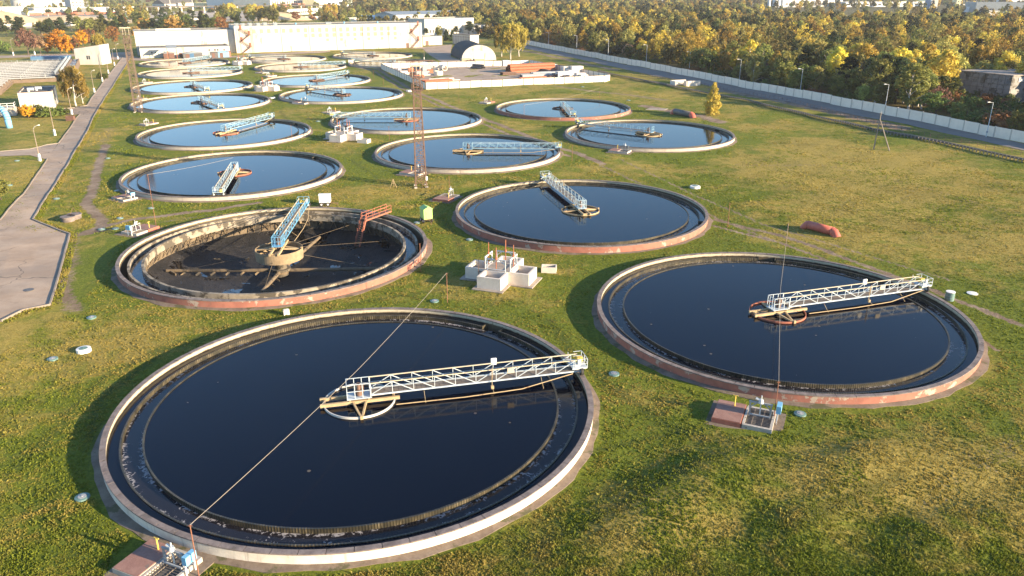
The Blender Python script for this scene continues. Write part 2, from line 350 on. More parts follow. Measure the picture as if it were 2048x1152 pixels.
fx=X2.ravel()[Fq].mean(1); fy=Y2.ravel()[Fq].mean(1)
fd=np.hypot(fx[:,None]-TC[:,0],fy[:,None]-TC[:,1]); keep=~((fd-TRr)<-.02).any(1); Fq=Fq[keep]
used=np.zeros(nx*ny,bool); used[Fq.ravel()]=True; rem=np.cumsum(used)-1
V=np.stack([X2.ravel(),Y2.ravel(),Z.ravel()],-1)[used]; Fq=rem[Fq]
me=npmesh('ground',V,Fq)
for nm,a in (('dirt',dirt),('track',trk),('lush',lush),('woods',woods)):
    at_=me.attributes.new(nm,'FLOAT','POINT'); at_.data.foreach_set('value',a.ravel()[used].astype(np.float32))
def grass_ground():
    t=NT('grass_ground'); p=t.pos(False,(1,1,0))
    def A(n): nd=t.n('ShaderNodeAttribute',attribute_name=n); return nd.outputs['Fac']
    big=t.noise(p,.045,4,.6,.6); mid=t.noise(p,.34,5,.65,.5); fine=t.noise(p,2.6,5,.7); vf=t.noise(p,9.,3,.7)
    g=t.mix(t.ramp(fine,.3,.7),(.074,.102,.010),(.165,.190,.018))
    dry=t.mix(t.ramp(fine,.3,.7),(.25,.185,.036),(.375,.28,.078))
    f=t.ramp(t.math('ADD',t.math('ADD',t.math('MULTIPLY',big,.55),t.math('MULTIPLY',mid,.45)),t.math('MULTIPLY',A('lush'),-.11)),.41,.58)
    c=t.mix(t.math('MULTIPLY',f,.88),g,dry)
    c=t.mix(t.math('MULTIPLY',t.ramp(vf,.52,.72),.55),c,(.022,.036,.006))
    c=t.mix(t.math('MULTIPLY',t.ramp(t.noise(p,.95,4,.65,.4),.55,.70),.38),c,(.052,.068,.010)); c=t.mix(t.math('MULTIPLY',t.ramp(t.noise(p,4.1,3),.64,.74),.45),c,(.20,.15,.075))
    sk=t.noise(t.pos(False,(1.0,.22,0)),1.3,4,.6,.3); c=t.mix(t.math('MULTIPLY',t.ramp(sk,.56,.7),.4),c,(.05,.07,.012)); c=t.mix(t.math('MULTIPLY',A('track'),.6),c,(.035,.05,.012))
    dn=t.math('ADD',A('dirt'),t.math('MULTIPLY',t.math('SUBTRACT',fine,.5),1.1)); df=t.ramp(dn,.42,.72)
    dirtc=t.mix(t.ramp(mid,.35,.7),(.17,.12,.085),(.29,.225,.165)); c=t.mix(df,c,dirtc)
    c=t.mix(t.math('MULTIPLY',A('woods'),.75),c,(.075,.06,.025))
    h=t.math('ADD',fine,t.math('MULTIPLY',vf,.6)); b=t.bump(h,.9,.22); b=t.bump(mid,.5,.4,b)
    M['grass_ground']=t.fin(c,.95,b,0,.15)
grass_ground()
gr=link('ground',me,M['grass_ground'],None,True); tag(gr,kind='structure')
# ---------------------------------------------------------------- round tanks (local +X points at the trough outlet; local z = world z)
GA=math.asin(1.15/18.2)
def tank_meshes(wallmat,dry=False):
    """returns list of (name, mesh, material, smooth) for a tank of outer radius 20"""
    out=[]
    def mk(nm,mb,mat,sm=True):
        me=bpy.data.meshes.new(nm); me.from_pydata(mb.v,[],mb.f); me.update(); me.materials.append(M[mat])
        if sm: me.polygons.foreach_set('use_smooth',[True]*len(me.polygons))
        out.append((nm,me))
    mb=MB(); mb.lathe([(20,-1.6),(20,.70)],n=128,closed=False); mk('wall',mb,wallmat)
    mb=MB(); mb.lathe([(19.62,.70),(19.62,-2.4)],n=128,closed=False); mk('inner_wall',mb,'wall_inner')
    mb=MB(); n=72
    for i in range(n):
        a0=2*PI*i/n+.0012; a1=2*PI*(i+1)/n-.0012; k=random.uniform(-.006,.006)
        mb.lathe([(19.58,.70),(20.04,.70),(20.04,.80+k),(19.58,.80+k)],a0,a1,3)
    mk('coping',mb,'coping',False)
    mb=MB(); n=96; prof=[]
    rp=[20.62+.10*math.sin(i*.7)+.10*math.sin(i*1.9+2)+random.uniform(-.10,.12) for i in range(n)]; b=len(mb.v); vs=[];fs=[]
    for i in range(n):
        t=2*PI*i/n; c,s=math.cos(t),math.sin(t); r2=rp[i]
        vs+=[(19.99*c,19.99*s,.10),(r2*c,r2*s,.035),((r2+.1)*c,(r2+.1)*s,-.5)]
    for i in range(n):
        j=(i+1)%n; fs+=[(3*i,3*i+1,3*j+1,3*j),(3*i+1,3*i+2,3*j+2,3*j+1)]
    mb.add(vs,fs); mk('apron',mb,'apron_dirt',False)
    a0,a1=GA,2*PI-GA
    zb=-1.0 if not dry else -.95
    if not dry:
        mb=MB(); mb.lathe([(18.6,-1.3),(18.74,-1.3),(18.74,.41),(18.6,.41)],a0,a1,160); mb.lathe([(16.96,-1.3),(17.1,-1.3),(17.1,.41),(16.96,.41)],0,2*PI,160)
        for s in (-1,1):
            y=s*1.08; mb.box((19.1,y,-.42),(1.0,.14,1.64))
        mk('weir_trough',mb,'weir',False)
        mb=MB(); mb.lathe([(0.001,.33),(4,.33),(8,.33),(12,.33),(16.97,.33)],n=96,closed=False); mb.lathe([(18.73,.33),(19.63,.33)],a0+.005,a1-.005,140,closed=False)
        mk('water',mb,'water')
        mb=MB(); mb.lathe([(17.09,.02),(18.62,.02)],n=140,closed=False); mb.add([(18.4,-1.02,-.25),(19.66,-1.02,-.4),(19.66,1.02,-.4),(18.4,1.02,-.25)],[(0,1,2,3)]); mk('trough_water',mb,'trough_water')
    else:
        mb=MB(); mb.lathe([(18.45,-.6),(18.75,-.6),(18.75,.4),(18.45,.4)],a0,a1,160)
        mb.lathe([(16.75,-.6),(18.7,-.6),(18.7,-.45),(17.1,-.45),(17.1,.42),(16.75,.42)],0,2*PI,160); mk('weir_trough',mb,'trough_old',False)
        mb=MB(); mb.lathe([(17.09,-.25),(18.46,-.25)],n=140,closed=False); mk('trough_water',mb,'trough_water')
        mb=MB(); mb.lathe([(19.62,-2.2),(17.8,-2.2)],n=128,closed=False); mb.lathe([(17.72,-2.1),(17.1,-2.35),(14.6,-2.95),(9.5,-3.3),(0.01,-3.6)],n=128,closed=False); mk('floor',mb,'sludge')
    return out
PR={m:tank_meshes(m) for m in ('wall_white','wall_red','wall_grey')}; PR['dry']=tank_meshes('wall_red',True)
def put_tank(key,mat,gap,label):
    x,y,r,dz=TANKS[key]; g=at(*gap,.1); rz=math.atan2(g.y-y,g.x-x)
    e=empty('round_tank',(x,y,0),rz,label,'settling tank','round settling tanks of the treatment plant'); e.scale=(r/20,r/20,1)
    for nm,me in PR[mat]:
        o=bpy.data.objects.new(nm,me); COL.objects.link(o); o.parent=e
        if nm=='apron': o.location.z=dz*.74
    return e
TL=[('T1','wall_white',(985,660),'nearest and largest round tank, white wall and dark navy water, at the bottom'),
('T2','wall_red',(1532,518),'big round tank with peeling red wall and dark water at the right edge'),
('T3','dry',(832,500),'drained round tank with red outer wall showing its bare dark muddy floor'),
('T4','wall_red',(1402,450),'round tank with red wall and deep blue water behind the concrete valve chamber'),
('T5','wall_grey',(632,318),'round tank of blue water behind the drained tank, bridge pointing at the camera'),
('T6','wall_grey',(598,250),'round tank left of the concrete chamber with stairs, bridge reaching its far rim'),
('T7','wall_grey',(1108,295),'round tank directly behind the tall rusty tower'),
('T8','wall_grey',(950,232),'round tank right of the chamber with stairs, bridge on its left rim'),
('T9','wall_red',(1255,210),'low red walled round tank in front of the storage yard, rusty feed well'),
('T10','wall_grey',(1455,262),'round tank nearest the lone yellow tree, long bridge shadowed on its water'),
('T11','wall_grey',(530,200),'pale blue round tank at the foot of the left tower, front one of two'),
('T12','wall_grey',(498,168),'pale blue round tank beside the road at the left tower, second row back'),
('T13','wall_grey',(795,182),'round tank in front of the storage yard corner with blue bridge on its left'),
('T14','wall_grey',(735,155),'round tank just left of the dirt track at the yard corner'),
('T15','wall_grey',(470,145),'far left round tank reflecting the long white building in solid cream'),
('T16','wall_grey',(680,133),'far round tank with dark bars reflected in pale water, before the white building'),
('T17','wall_grey',(450,125),'small looking far tank right in front of the sheds of the low building'),
('T18','wall_grey',(640,117),'farthest tank in front of the middle of the long white building'),
('T19','wall_grey',(815,108),'farthest round tank on the right, close to the outside stair of the white building'),
('T20','wall_grey',(860,125),'round tank half hidden by the concrete fence of the storage yard')]
for a in TL: put_tank(*a)
# brackets under the trough of the drained tank
x3,y3,r3,_=TANKS['T3']; dry_root=[o for o in COL.objects if o.name.startswith('round_tank') and abs(o.location.x-x3)<.01][0]
mb=MB(); mb.bar((16.85,0,-.56),(17.78,.0,-2.15),.11); mb.bar((16.85,.0,-.56),(17.72,1.15,-2.15),.11); mb.box((17.1,0,-.64),(1.2,.22,.1))
br0=mb.build('trough_bracket',M['mud'],dry_root)
for i in range(1,52):
    c=br0.copy(); COL.objects.link(c); c.parent=dry_root; c.rotation_euler=(0,0,2*PI*i/52)
mb=MB(); mb.lathe([(17.7,-2.12),(17.82,-.55)],n=128,closed=False); mb.build('basin_wall',M['basin_tan'],dry_root,True)
# ---------------------------------------------------------------- rotating scraper bridges (local +X out to the rim, z=0 at the coping)
def make_bridge(kind,label):
    """kind: paint of the truss"""
    paint={'white':'bridge_white','pale':'bridge_pale','blue':'bridge_blue','vivid':'bridge_vivid'}[kind]; railm={'white':'rail_cream','pale':'rail_cream','blue':'bridge_pale','vivid':'rail_cream'}[kind]
    root=empty('scraper_bridge',(0,0,0),0,label,'scraper bridge','rotating scraper bridges on the tanks')
    zb,zt,x0,x1,n=.34,1.45,1.0,19.2,10; px=[x0+(x1-x0)*i/n for i in range(n+1)]
    for s in (-1,1):
        y=s*.62; mb=MB(); mb.bar((x0,y,zb),(x1+.5,y,zb),.08,.12)
        for i,x in enumerate(px): mb.bar((x,y,zb+.07),(x,y,zt-.04),.05)
        for i in range(n):
            up=(i==0) or (i>=n//2); a,b=((zb+.07,zt-.05) if up else (zt-.05,zb+.07)); mb.bar((px[i]+.04,y,a),(px[i+1]-.04,y,b),.06)
        mb.bar((x0,y,zb+.62),(x1,y,zb+.62),.03)
        mb.build('side_truss',M[paint],root)
        mb=MB(); mb.bar((x0-.1,y,zt),(x1+.6,y,zt),.085,.07); mb.build('handrail',M[railm],root)
    mb=MB()
    for i in range(46): mb.box((x0+.2+i*.395,0,zb+.02),(.37,1.1,.05))
    for x in px: mb.bar((x,-.6,zb-.04),(x,.6,zb-.04),.07)
    for i in range(n): mb.bar((px[i],-.58,zb-.05),(px[i+1],.58,zb-.05),.05)
    mb.build('walkway',M['grating'],root)
    mb=MB()   # cage over the pivot
    for x in (-1.0,-.35,.3,.95):
        for y in (-.62,.62): mb.bar((x,y,zb-.2),(x,y,zt+.03),.06)
    for y in (-.25,.25): mb.bar((-1.0,y,zb-.2),(-1.0,y,zt+.03),.045)
    for z in (zb+.5,zt+.03):
        for y in (-.62,.62): mb.bar((-1.05,y,z),(1.0,y,z),.05)
        mb.bar((-1.0,-.66,z),(-1.0,.66,z),.05)
    mb.box((0,0,zb-.2),(2.1,1.4,.07)); mb.build('pivot_cage',M[paint],root)
    mb=MB(); mb.tube((0,0,zb-.9),(0,0,zb+.35),.28,n=12); mb.tube((0,0,zb+.35),(0,0,zb+.95),.16,n=10); mb.box((.3,.2,zb+.3),(.3,.3,.7)); mb.build('slip_ring_column',M['rust'],root)
    # outer end on the rim
    mb=MB(); mb.box((19.6,0,.78),(1.4,1.75,.07))
    for y in (-.8,.8): mb.bar((18.9,y,.7),(20.3,y,.7),.12,.14)
    for x,y in ((19.0,-.85),(20.3,-.85),(20.3,0),(20.3,.85),(19.0,.85)): mb.bar((x,y,.7),(x,y,1.6),.045)
    for z in (1.15,1.6):
        mb.bar((20.3,-.85,z),(20.3,.85,z),.045); mb.bar((19.5,-.85,z),(20.3,-.85,z),.04); mb.bar((19.5,.85,z),(20.3,.85,z),.04)
    ec=mb.build('end_carriage',M[paint],root)
    for y in (-.78,.78):
        mb=MB(); mb.tube((19.68,y,.36),(19.92,y,.36),.36,n=20); wh=mb.build('wheel',M['rubber'],root)
        mb=MB(); mb.tube((19.66,y,.36),(19.94,y,.36),.15,n=12); mb.build('hub',M['steel_light'],wh)
    mb=MB(); mb.box((20.0,.45,.95),(.5,.38,.5)); mb.tube((19.7,-.2,.88),(19.7,.5,.88),.17,n=10); mb.build('drive_motor',M['yellow_paint'],root)
    mb=MB(); mb.tube((19.45,-.62,.85),(19.45,-.42,.85),.26,n=16); mb.box((19.6,-.6,1.25),(.3,.25,.45)); mb.build('control_box',M['steel_light'],root)
    mb=MB()   # scum boom at water level with hangers
    mb.path([(3.0,-1.55,-.33),(9,-1.75,-.3),(14,-1.6,-.25),(18.9,-1.0,.35)],.045,6)
    mb.bar((11.5,-.8,zt),(11.5,-.85,-.1),.05); mb.box((11.5,-.95,-.1),(.26,.2,.3)); mb.bar((11.5,-.9,-.15),(11.5,-1.7,-.3),.04); mb.bar((11.5,-.9,.9),(11.5,-.9,zt+.35),.05)
    for x in (5.5,16.): mb.bar((x,-.72,zb-.1),(x,-1.66,-.5),.03)
    mb.build('scum_boom',M['beam_tan'],root)
    if kind=='white':
        mb=MB(); mb.box((12.0,.72,zt+.12),(.5,.16,.6)); mb.build('meter_box',M['white_paint'],root)
        mb=MB(); mb.box((13.2,-.8,zt-.18),(.6,.06,.5)); mb.build('sign_board',M['rail_cream'],root)
    return root
def add_well(root,mat,z0,z1,r=3.05):
    mb=MB(); mb.lathe([(r,z0),(r,z1),(r-.09,z1),(r-.09,z0)],n=56); fw=mb.build('feed_well',M[mat],root,False)
    return fw
def add_beams(root,mat='beam_tan',z=-.42):
    mb=MB(); mb.bar((-3.3,-.55,z),(3.4,-.55,z),.22,.28); mb.bar((-3.3,.55,z),(3.4,.55,z),.22,.28); mb.bar((-2.9,-.5,z),(-2.9,.5,z),.16)
    mb.bar((2.9,-.5,z),(2.9,.5,z),.16); mb.bar((-.55,-.6,z),(0,-3.05,z-.25),.16); mb.bar((.55,-.6,z),(0,-3.05,z-.25),.16)
    mb.bar((-.55,.6,z),(0,3.05,z-.25),.16); mb.bar((.55,.6,z),(0,3.05,z-.25),.16); mb.box((0,-3.05,z-.35),(.25,.25,.8))
    for x in (-.8,.8):
        for y in (-.55,.55): mb.bar((x,y,z),(x,y,.1),.12)
    mb.build('support_beam',M[mat],root)
BR=[('T1','white',(1158,742),'well_white','white truss bridge with cream rails crossing the nearest tank'),
('T2','white',(1850,578),'well_red','white truss bridge with cream rails and red ringed well on the right hand tank'),
('T3','vivid',(612,408),'well_concrete','bright blue bridge standing over the drained tank, yellow motor on its far end'),
('T4','pale',(1085,356),'beam_tan','pale bridge pointing away to the far rim of the tank behind the valve chamber'),
('T5','pale',(440,390),'well_red','light blue bridge ending at the near rim with a black wheel facing the camera'),
('T6','blue',(547,236),'well_red','blue bridge over the tank left of the chamber with stairs'),
('T7','blue',(1108,300),'beam_tan','blue bridge running right on the tank behind the rusty tower'),
('T8','blue',(663,236),'well_red','blue bridge running left on the tank right of the chamber with stairs'),
('T9','blue',(1147,236),'rust','blue bridge with rusty well coming to the near rim before the storage yard'),
('T10','blue',(1148,248),'beam_tan','blue bridge with its dark mirror image, on the tank near the yellow tree'),
('T11','blue',(443,218),'rust','blue bridge on the front one of the two pale tanks by the left tower'),
('T12','blue',(418,184),'rust','blue bridge on the rear one of the two pale tanks by the left tower'),
('T13','blue',(612,176),'rust','blue bridge with cage at its right end, on the tank before the yard corner'),
('T14','blue',(690,149),'rust','blue bridge rising to the right on the tank left of the dirt track'),
('T15','blue',(478,140),'rust','bridge lying across the cream coloured reflection on the far left tank'),
('T16','blue',(686,129),'rust','bridge over the far tank with dark bars in its reflection'),
('T17','blue',(424,116.5),'rust','pale blue bridge in front of the sheds of the low building'),
('T18','blue',(490,114),'rust','bridge on the farthest tank at the middle of the long building'),
('T19','blue',(668,106),'rust','bridge on the farthest right tank near the outside stair'),
('T20','blue',(699,123),'rust','bridge on the tank half hidden by the yard fence')]
protos={}
for key,kind,end,well,label in BR:
    x,y,r,_=TANKS[key]; e=at(*end,.8); rz=math.atan2(e.y-y,e.x-x); pk=(kind,well)
    if key=='T3' or pk not in protos:
        b=make_bridge(kind,label)
        if key=='T3': add_well(b,well,-1.75,-.35,3.15); add_beams(b,'beam_tan',-.3)
        else:
            add_well(b,well,-.9,-.28); add_beams(b,'beam_tan' if well!='rust' else 'rust',-.2)
            protos[pk]=b
    else:
        b=copy_tree(protos[pk]); b['label']=label
    b.location=(x,y,.8); b.rotation_euler=(0,0,rz); b.scale=(r/20,r/20,1)
    if key=='T3': b3=b; rz3=rz
# scraper gear hanging down to the floor of the drained tank
mb=MB(); mb.tube((0,0,-4.3),(0,0,-1.2),.9,.7,n=20); mb.tube((0,0,-3.5),(0,0,-3.2),1.3,n=20); mb.build('centre_column',M['concrete_dark'],b3)
for tip,mat in (((303,546),'basin_tan'),((795,541),'mud'),((524,588),'mud'),((640,478),'mud')):
    q=at(*tip,-2.9); d=Vector((q.x-x3,q.y-y3,0)); L=min(d.length,15.5); a=math.atan2(d.y,d.x)-rz3; c,s=math.cos(a),math.sin(a); zt_=-3.55
    mb=MB(); mb.tube((0,0,zt_),(c*L,s*L,zt_+.15),.26,.22,n=10); mb.bar((c*L*.97,s*L*.97,zt_+.1),(c*L*.9-s*.9,s*L*.9+c*.9,zt_-.1),.16,.3)
    for k in range(3,14,2): mb.bar((c*k,s*k,zt_-.1),(c*k-s*.7+c*.4,s*k+c*.7+s*.4,zt_-.35),.06,.3)
    mb.bar((c*L*.85,s*L*.85,zt_+.2),(c*3.0,s*3.0,-1.3),.045); mb.build('scraper_arm',M[mat],b3)
mb=MB(); mb.tube((0,0,-4.4),(0,0,-1.0),.75,.6,n=20); mb.tube((0,0,-3.9),(0,0,-3.3),1.0,n=20); mb.build('pivot_drum',M['mud'],b3)
mb=MB()
for q in ((560,380),(760,470),(690,440),(330,470)):
    p=at(*q,.4); a=math.atan2(p.y-y3,p.x-x3)-rz3; mb.bar((2.9*math.cos(a),2.9*math.sin(a),-.6),(16.6*math.cos(a),16.6*math.sin(a),-1.5),.03)
mb.build('stay_rod',M['mud'],b3)
# ---------------------------------------------------------------- vegetation
def leaf_mat(name,c1,c2,hv=.04,vv=.36):
    t=NT(name); oi=t.n('ShaderNodeObjectInfo'); p=t.pos(); n=t.noise(p,.9,3,.6); n2=t.noise(p,.07,2)
    c=t.mix(t.ramp(n,.35,.65),c1,c2)
    hs=t.n('ShaderNodeHueSaturation'); t.l(c,hs.inputs['Color'])
    ta=t.n('ShaderNodeAttribute',attribute_name='tint'); rnd=t.math('ADD',t.math('ADD',t.math('MULTIPLY',t.math('SUBTRACT',oi.outputs['Random'],.5),1.2),ta.outputs['Fac']),t.math('MULTIPLY',t.math('SUBTRACT',n2,.5),1.2))
    t.l(t.math('ADD',t.math('MULTIPLY',rnd,hv),.5),hs.inputs['Hue']); t.l(t.math('ADD',t.math('MULTIPLY',rnd,vv*2),1.),hs.inputs['Value'])
    tr=t.n('ShaderNodeBsdfTranslucent'); t.l(hs.outputs[0],tr.inputs[0]); mx=t.n('ShaderNodeMixShader'); mx.inputs[0].default_value=.35
    t.fin(hs.outputs[0],.7,None,0,.15); t.l(t.b.outputs[0],mx.inputs[1]); t.l(tr.outputs[0],mx.inputs[2]); t.l(mx.outputs[0],t.out.inputs[0]); M[name]=t.m
leaf_mat('leaf_yellow',(.60,.44,.07),(.44,.35,.065),.03,.3); leaf_mat('leaf_gold',(.60,.29,.03),(.48,.21,.02)); leaf_mat('leaf_lemon',(.62,.49,.10),(.50,.39,.075),.0,.05); leaf_mat('leaf_khaki',(.38,.33,.095),(.26,.24,.07),.03,.3); leaf_mat('leaf_amber',(.52,.33,.07),(.38,.24,.05),.03,.3)
leaf_mat('leaf_olive',(.25,.24,.06),(.155,.165,.042)); leaf_mat('leaf_green',(.085,.115,.028),(.15,.165,.04))
leaf_mat('leaf_dark',(.035,.052,.020),(.06,.075,.028)); leaf_mat('leaf_rust',(.34,.16,.05),(.24,.12,.05))
leaf_mat('leaf_brown',(.34,.20,.12),(.24,.15,.095)); leaf_mat('leaf_willow',(.36,.27,.055),(.25,.20,.045))
pm('bark',(.10,.075,.055),(.06,.045,.035),3.,.95,.2); pm('bark_birch',(.52,.48,.42),(.38,.34,.30),2.,.9,.2,(.06,.05,.05),.6,3.)
pm('bark_white',(.66,.62,.56),(.56,.52,.46),2.,.9,.2)
def leaf_quads(cent,rad,per,size,rg,droop=0.):
    """clumps of leaf cards: cent (n,3) rad (n,3)"""
    n=len(cent); u=rg.normal(size=(n,per,3)); u/=np.linalg.norm(u,axis=-1,keepdims=True)+1e-9
    rr=rg.random((n,per,1))**.45; P=(cent[:,None,:]+u*rr*rad[:,None,:]).reshape(-1,3)
    nrm=u.reshape(-1,3)*1.1+rg.normal(size=P.shape)*.45+np.array([0,0,.35]); nrm/=np.linalg.norm(nrm,axis=1,keepdims=True)
    a=np.cross(nrm,rg.normal(size=P.shape)); a/=np.linalg.norm(a,axis=1,keepdims=True)+1e-9
    if droop: a=a*(1-droop)+np.array([0,0,-1.])*droop; a/=np.linalg.norm(a,axis=1,keepdims=True)+1e-9
    b=np.cross(nrm,a); s=size*(.6+.8*rg.random((len(P),1)))
    ka=1.+(1.2 if droop else .25); V=np.stack([P-a*s*ka*.5,P+b*s*.38,P+a*s*ka*.5,P-b*s*.38],1).reshape(-1,3)
    return V
def crown_pts(kind,h,rg):
    if kind=='birch':      # ovoid, open
        n=64; t=rg.random(n)**.85; z=h*(.20+.78*t); R_=h*.235*np.sin(np.clip(1-t,0,1)**.75*PI*.93+.10)*(.35+.65*rg.random(n)**.5)
        th=rg.random(n)*2*PI; c=np.stack([R_*np.cos(th),R_*np.sin(th),z],1); r=np.stack([.075*h*np.ones(n)]*2+[.10*h*np.ones(n)],1)*(.6+.6*rg.random((n,1)))
    elif kind=='willow':
        n=70; t=rg.random(n); z=h*(.30+.64*t**.8); R_=h*.30*np.sqrt(np.clip(1-((t-.35)/.7)**2,0.05,1))*rg.random(n)**.4
        th=rg.random(n)*2*PI; c=np.stack([R_*np.cos(th),R_*np.sin(th),z],1); r=np.stack([.06*h*np.ones(n)]*2+[.15*h*np.ones(n)],1)*(.6+.6*rg.random((n,1)))
    elif kind=='round':
        n=60; u=rg.normal(size=(n,3)); u/=np.linalg.norm(u,axis=1,keepdims=True); u*=(rg.random((n,1))**.4)
        lob=1+.22*np.sin(3*np.arctan2(u[:,1],u[:,0])+rg.random()*6)
        c=np.stack([u[:,0]*h*.34*lob,u[:,1]*h*.34*lob,h*(.55+.38*u[:,2])],1); r=np.full((n,3),.10*h)*(.55+.7*rg.random((n,1)))
    elif kind=='full':
        n=95; u=rg.normal(size=(n,3)); u/=np.linalg.norm(u,axis=1,keepdims=True); u*=(rg.random((n,1))**.38); lob=1+.25*np.sin(3*np.arctan2(u[:,1],u[:,0])+rg.random()*6)
        c=np.stack([u[:,0]*h*.38*lob,u[:,1]*h*.38*lob,h*(.55+.40*u[:,2])],1); r=np.full((n,3),.085*h)*(.55+.7*rg.random((n,1)))
    elif kind=='bush':
        n=44; th=rg.random(n)*2*PI; q=rg.random(n)**.5; z=h*(.12+.75*rg.random(n)*(1-.5*q)); c=np.stack([h*.6*q*np.cos(th),h*.6*q*np.sin(th),z],1); r=np.full((n,3),.16*h)*(.6+.7*rg.random((n,1)))
    elif kind=='pine':
        n=46; t=rg.random(n); z=h*(.40+.57*t); R_=h*.24*(1-t*.75)*(.3+.7*rg.random(n)); th=rg.random(n)*2*PI
        c=np.stack([R_*np.cos(th),R_*np.sin(th),z],1); r=np.stack([.095*h*np.ones(n)]*2+[.05*h*np.ones(n)],1)*(.7+.6*rg.random((n,1)))
    elif kind=='cone':
        n=130; t=rg.random(n)**1.3; z=h*(.05+.94*t); R_=h*.215*np.minimum(1,t*3.5+.55)*(1-t)**.7*(.2+.8*rg.random(n)**.6)*(1+.25*np.sin(t*23+rg.random()*6))+.012*h; th=rg.random(n)*2*PI
        c=np.stack([R_*np.cos(th),R_*np.sin(th),z],1); r=np.stack([.048*h*np.ones(n)]*2+[.06*h*np.ones(n)],1)*(.6+.8*rg.random((n,1)))*(1.1-.6*t[:,None])
    elif kind=='bare':
        n=80; u=rg.normal(size=(n,3)); u/=np.linalg.norm(u,axis=1,keepdims=True); u*=(rg.random((n,1))**.35); u[:,2]=np.abs(u[:,2])*1.3-.3
        c=np.stack([u[:,0]*h*.34,u[:,1]*h*.34,h*(.45+.42*u[:,2])],1); r=np.full((n,3),.09*h)*(.6+.6*rg.random((n,1)))
    return c,r
KINDS={ # kind: shape, leaf, bark, height, leaf size, per clump, droop
 'yellow_birch':('birch','leaf_yellow','bark_birch',12.,.42,34,.3),'olive_birch':('birch','leaf_olive','bark_birch',12.,.42,34,.3),
 'khaki_birch':('birch','leaf_khaki','bark_birch',12.,.42,34,.3),'amber_tree':('round','leaf_amber','bark',9.,.44,34,0),
 'green_alder':('round','leaf_green','bark',9.,.46,34,0),'olive_willow':('round','leaf_olive','bark',8.5,.44,34,0),
 'pine':('pine','leaf_dark','bark',12.,.46,40,0),'gold_maple':('full','leaf_gold','bark',8.,.36,34,0),
 'rust_bush':('bush','leaf_rust','bark',4.5,.36,34,0),'green_bush':('bush','leaf_green','bark',4.2,.36,36,0),
 'bare_tree':('bare','leaf_brown','bark',9.,.34,18,.55),'larch':('cone','leaf_lemon','bark',9.,.27,26,.3),
 'weeping_birch':('willow','leaf_willow','bark_birch',12.,.40,44,.6),'spruce':('cone','leaf_dark','bark',9.,.34,18,.15),'rust_tree':('full','leaf_rust','bark',8.,.38,22,0)}
def trunk_mb(shape,h,rg):
    mb=MB(); r0=h*.016+.03
    pts=[(0,0,-.4)]; x=y=0.
    for k in range(1,6):
        x+=rg.normal()*.012*h; y+=rg.normal()*.012*h; pts.append((x,y,h*.17*k))
    rs=[r0*1.25]+[r0*(1-.17*k) for k in range(1,6)]; mb.path(pts,rs,7)
    for k in range(7):
        b=pts[1+k%4]; th=rg.random()*2*PI; L=h*(.20+.12*rg.random()); dz=h*(.12+.1*rg.random())
        if shape in('pine','cone'): dz*=.2; L*=.6
        q=(b[0]+L*.5*math.cos(th),b[1]+L*.5*math.sin(th),b[2]+dz*.7); e=(b[0]+L*math.cos(th+.2),b[1]+L*math.sin(th+.2),b[2]+dz*1.2)
        mb.path([b,q,e],[r0*.5,r0*.34,r0*.12],5)
    return mb
VAR={}
def tree_meshes(kind,v):
    if (kind,v) in VAR: return VAR[kind,v]
    sh,lf,bk,h,ls,per,dr=KINDS[kind]; rg=np.random.default_rng(hash((sorted(KINDS).index(kind),v))%9999+11)
    c,r=crown_pts(sh,h,rg); V=leaf_quads(c,r,per,ls,rg,dr); Fq=np.arange(len(V)).reshape(-1,4)
    me=npmesh('crown',V,Fq); me.materials.append(M[lf])
    mb=trunk_mb(sh,h,rg); tm=bpy.data.meshes.new('trunk'); tm.from_pydata(mb.v,[],mb.f); tm.update(); tm.materials.append(M[bk])
    VAR[kind,v]=(me,tm,c,r); return VAR[kind,v]
NV=5
def plant(name,kind,loc,h,label,cat='tree',group=None,wide=1.,v=None,lean=0.):
    v=random.randrange(NV) if v is None else v; me,tm,_,_=tree_meshes(kind,v); s=h/KINDS[kind][3]
    e=empty(name,loc,random.random()*6.28,label,cat,group); e.scale=(s*wide,s*wide,s)
    if lean: e.rotation_euler.y=lean
    for nm,m in (('trunk',tm),('crown',me)):
        o=bpy.data.objects.new(nm,m); COL.objects.link(o); o.parent=e
    return e
# the wood beyond the boundary wall
wa=at(1051,90); wb=at(2048,287); wdir=(wb-wa).normalized(); wnor=Vector((-wdir.y,wdir.x,0))
if wnor.x<0: wnor=-wnor
def wall_side(x,y): return (x-wa.x)*wnor.x+(y-wa.y)*wnor.y
cands=[]
d=4.0
clear=[(at(1990,168),22.),(at(2050,163),20.)]
wood_ang0,wood_ang1=-.02,.66
yy=150.
while yy<2150:
    sp=6.6+max(0,yy-260)*.0085; xx=-(yy*.70+25)
    while xx<yy*.70+25:
        x=xx+random.uniform(-.45,.45)*sp; y=yy+random.uniform(-.45,.45)*sp; xx+=sp
        if abs(x)>y*.69+22: continue
        if y<520 and x<0: continue
        sd_=wall_side(x,y); ok=False
        if y<520 and sd_>4.5: ok=True
        elif y>=520:
            px=CXP+F*x/(y*math.cos(PITCH)+H*math.sin(PITCH))
            if px>1040: ok= y<(2200 if px<1500 else 760) or random.random()<(.10 if y<1300 else .25)
            elif px>930: ok=y>560 and not(y<640 and px<960)
            elif px>720: ok=y>690
            elif px>640: ok=y>760 and random.random()<.6
            elif px>-60: ok=(y>640 and random.random()<(.07 if y<1000 else .3)*(1.6 if math.sin(x*.02+y*.011)>.2 else .5))
        if not ok: continue
        if any((Vector((x,y,0))-c).length<r for c,r in clear): continue
        if sd_<7 and y<500 and random.random()<.35: continue
        cands.append((x,y,sd_))
    yy+=sp*.92
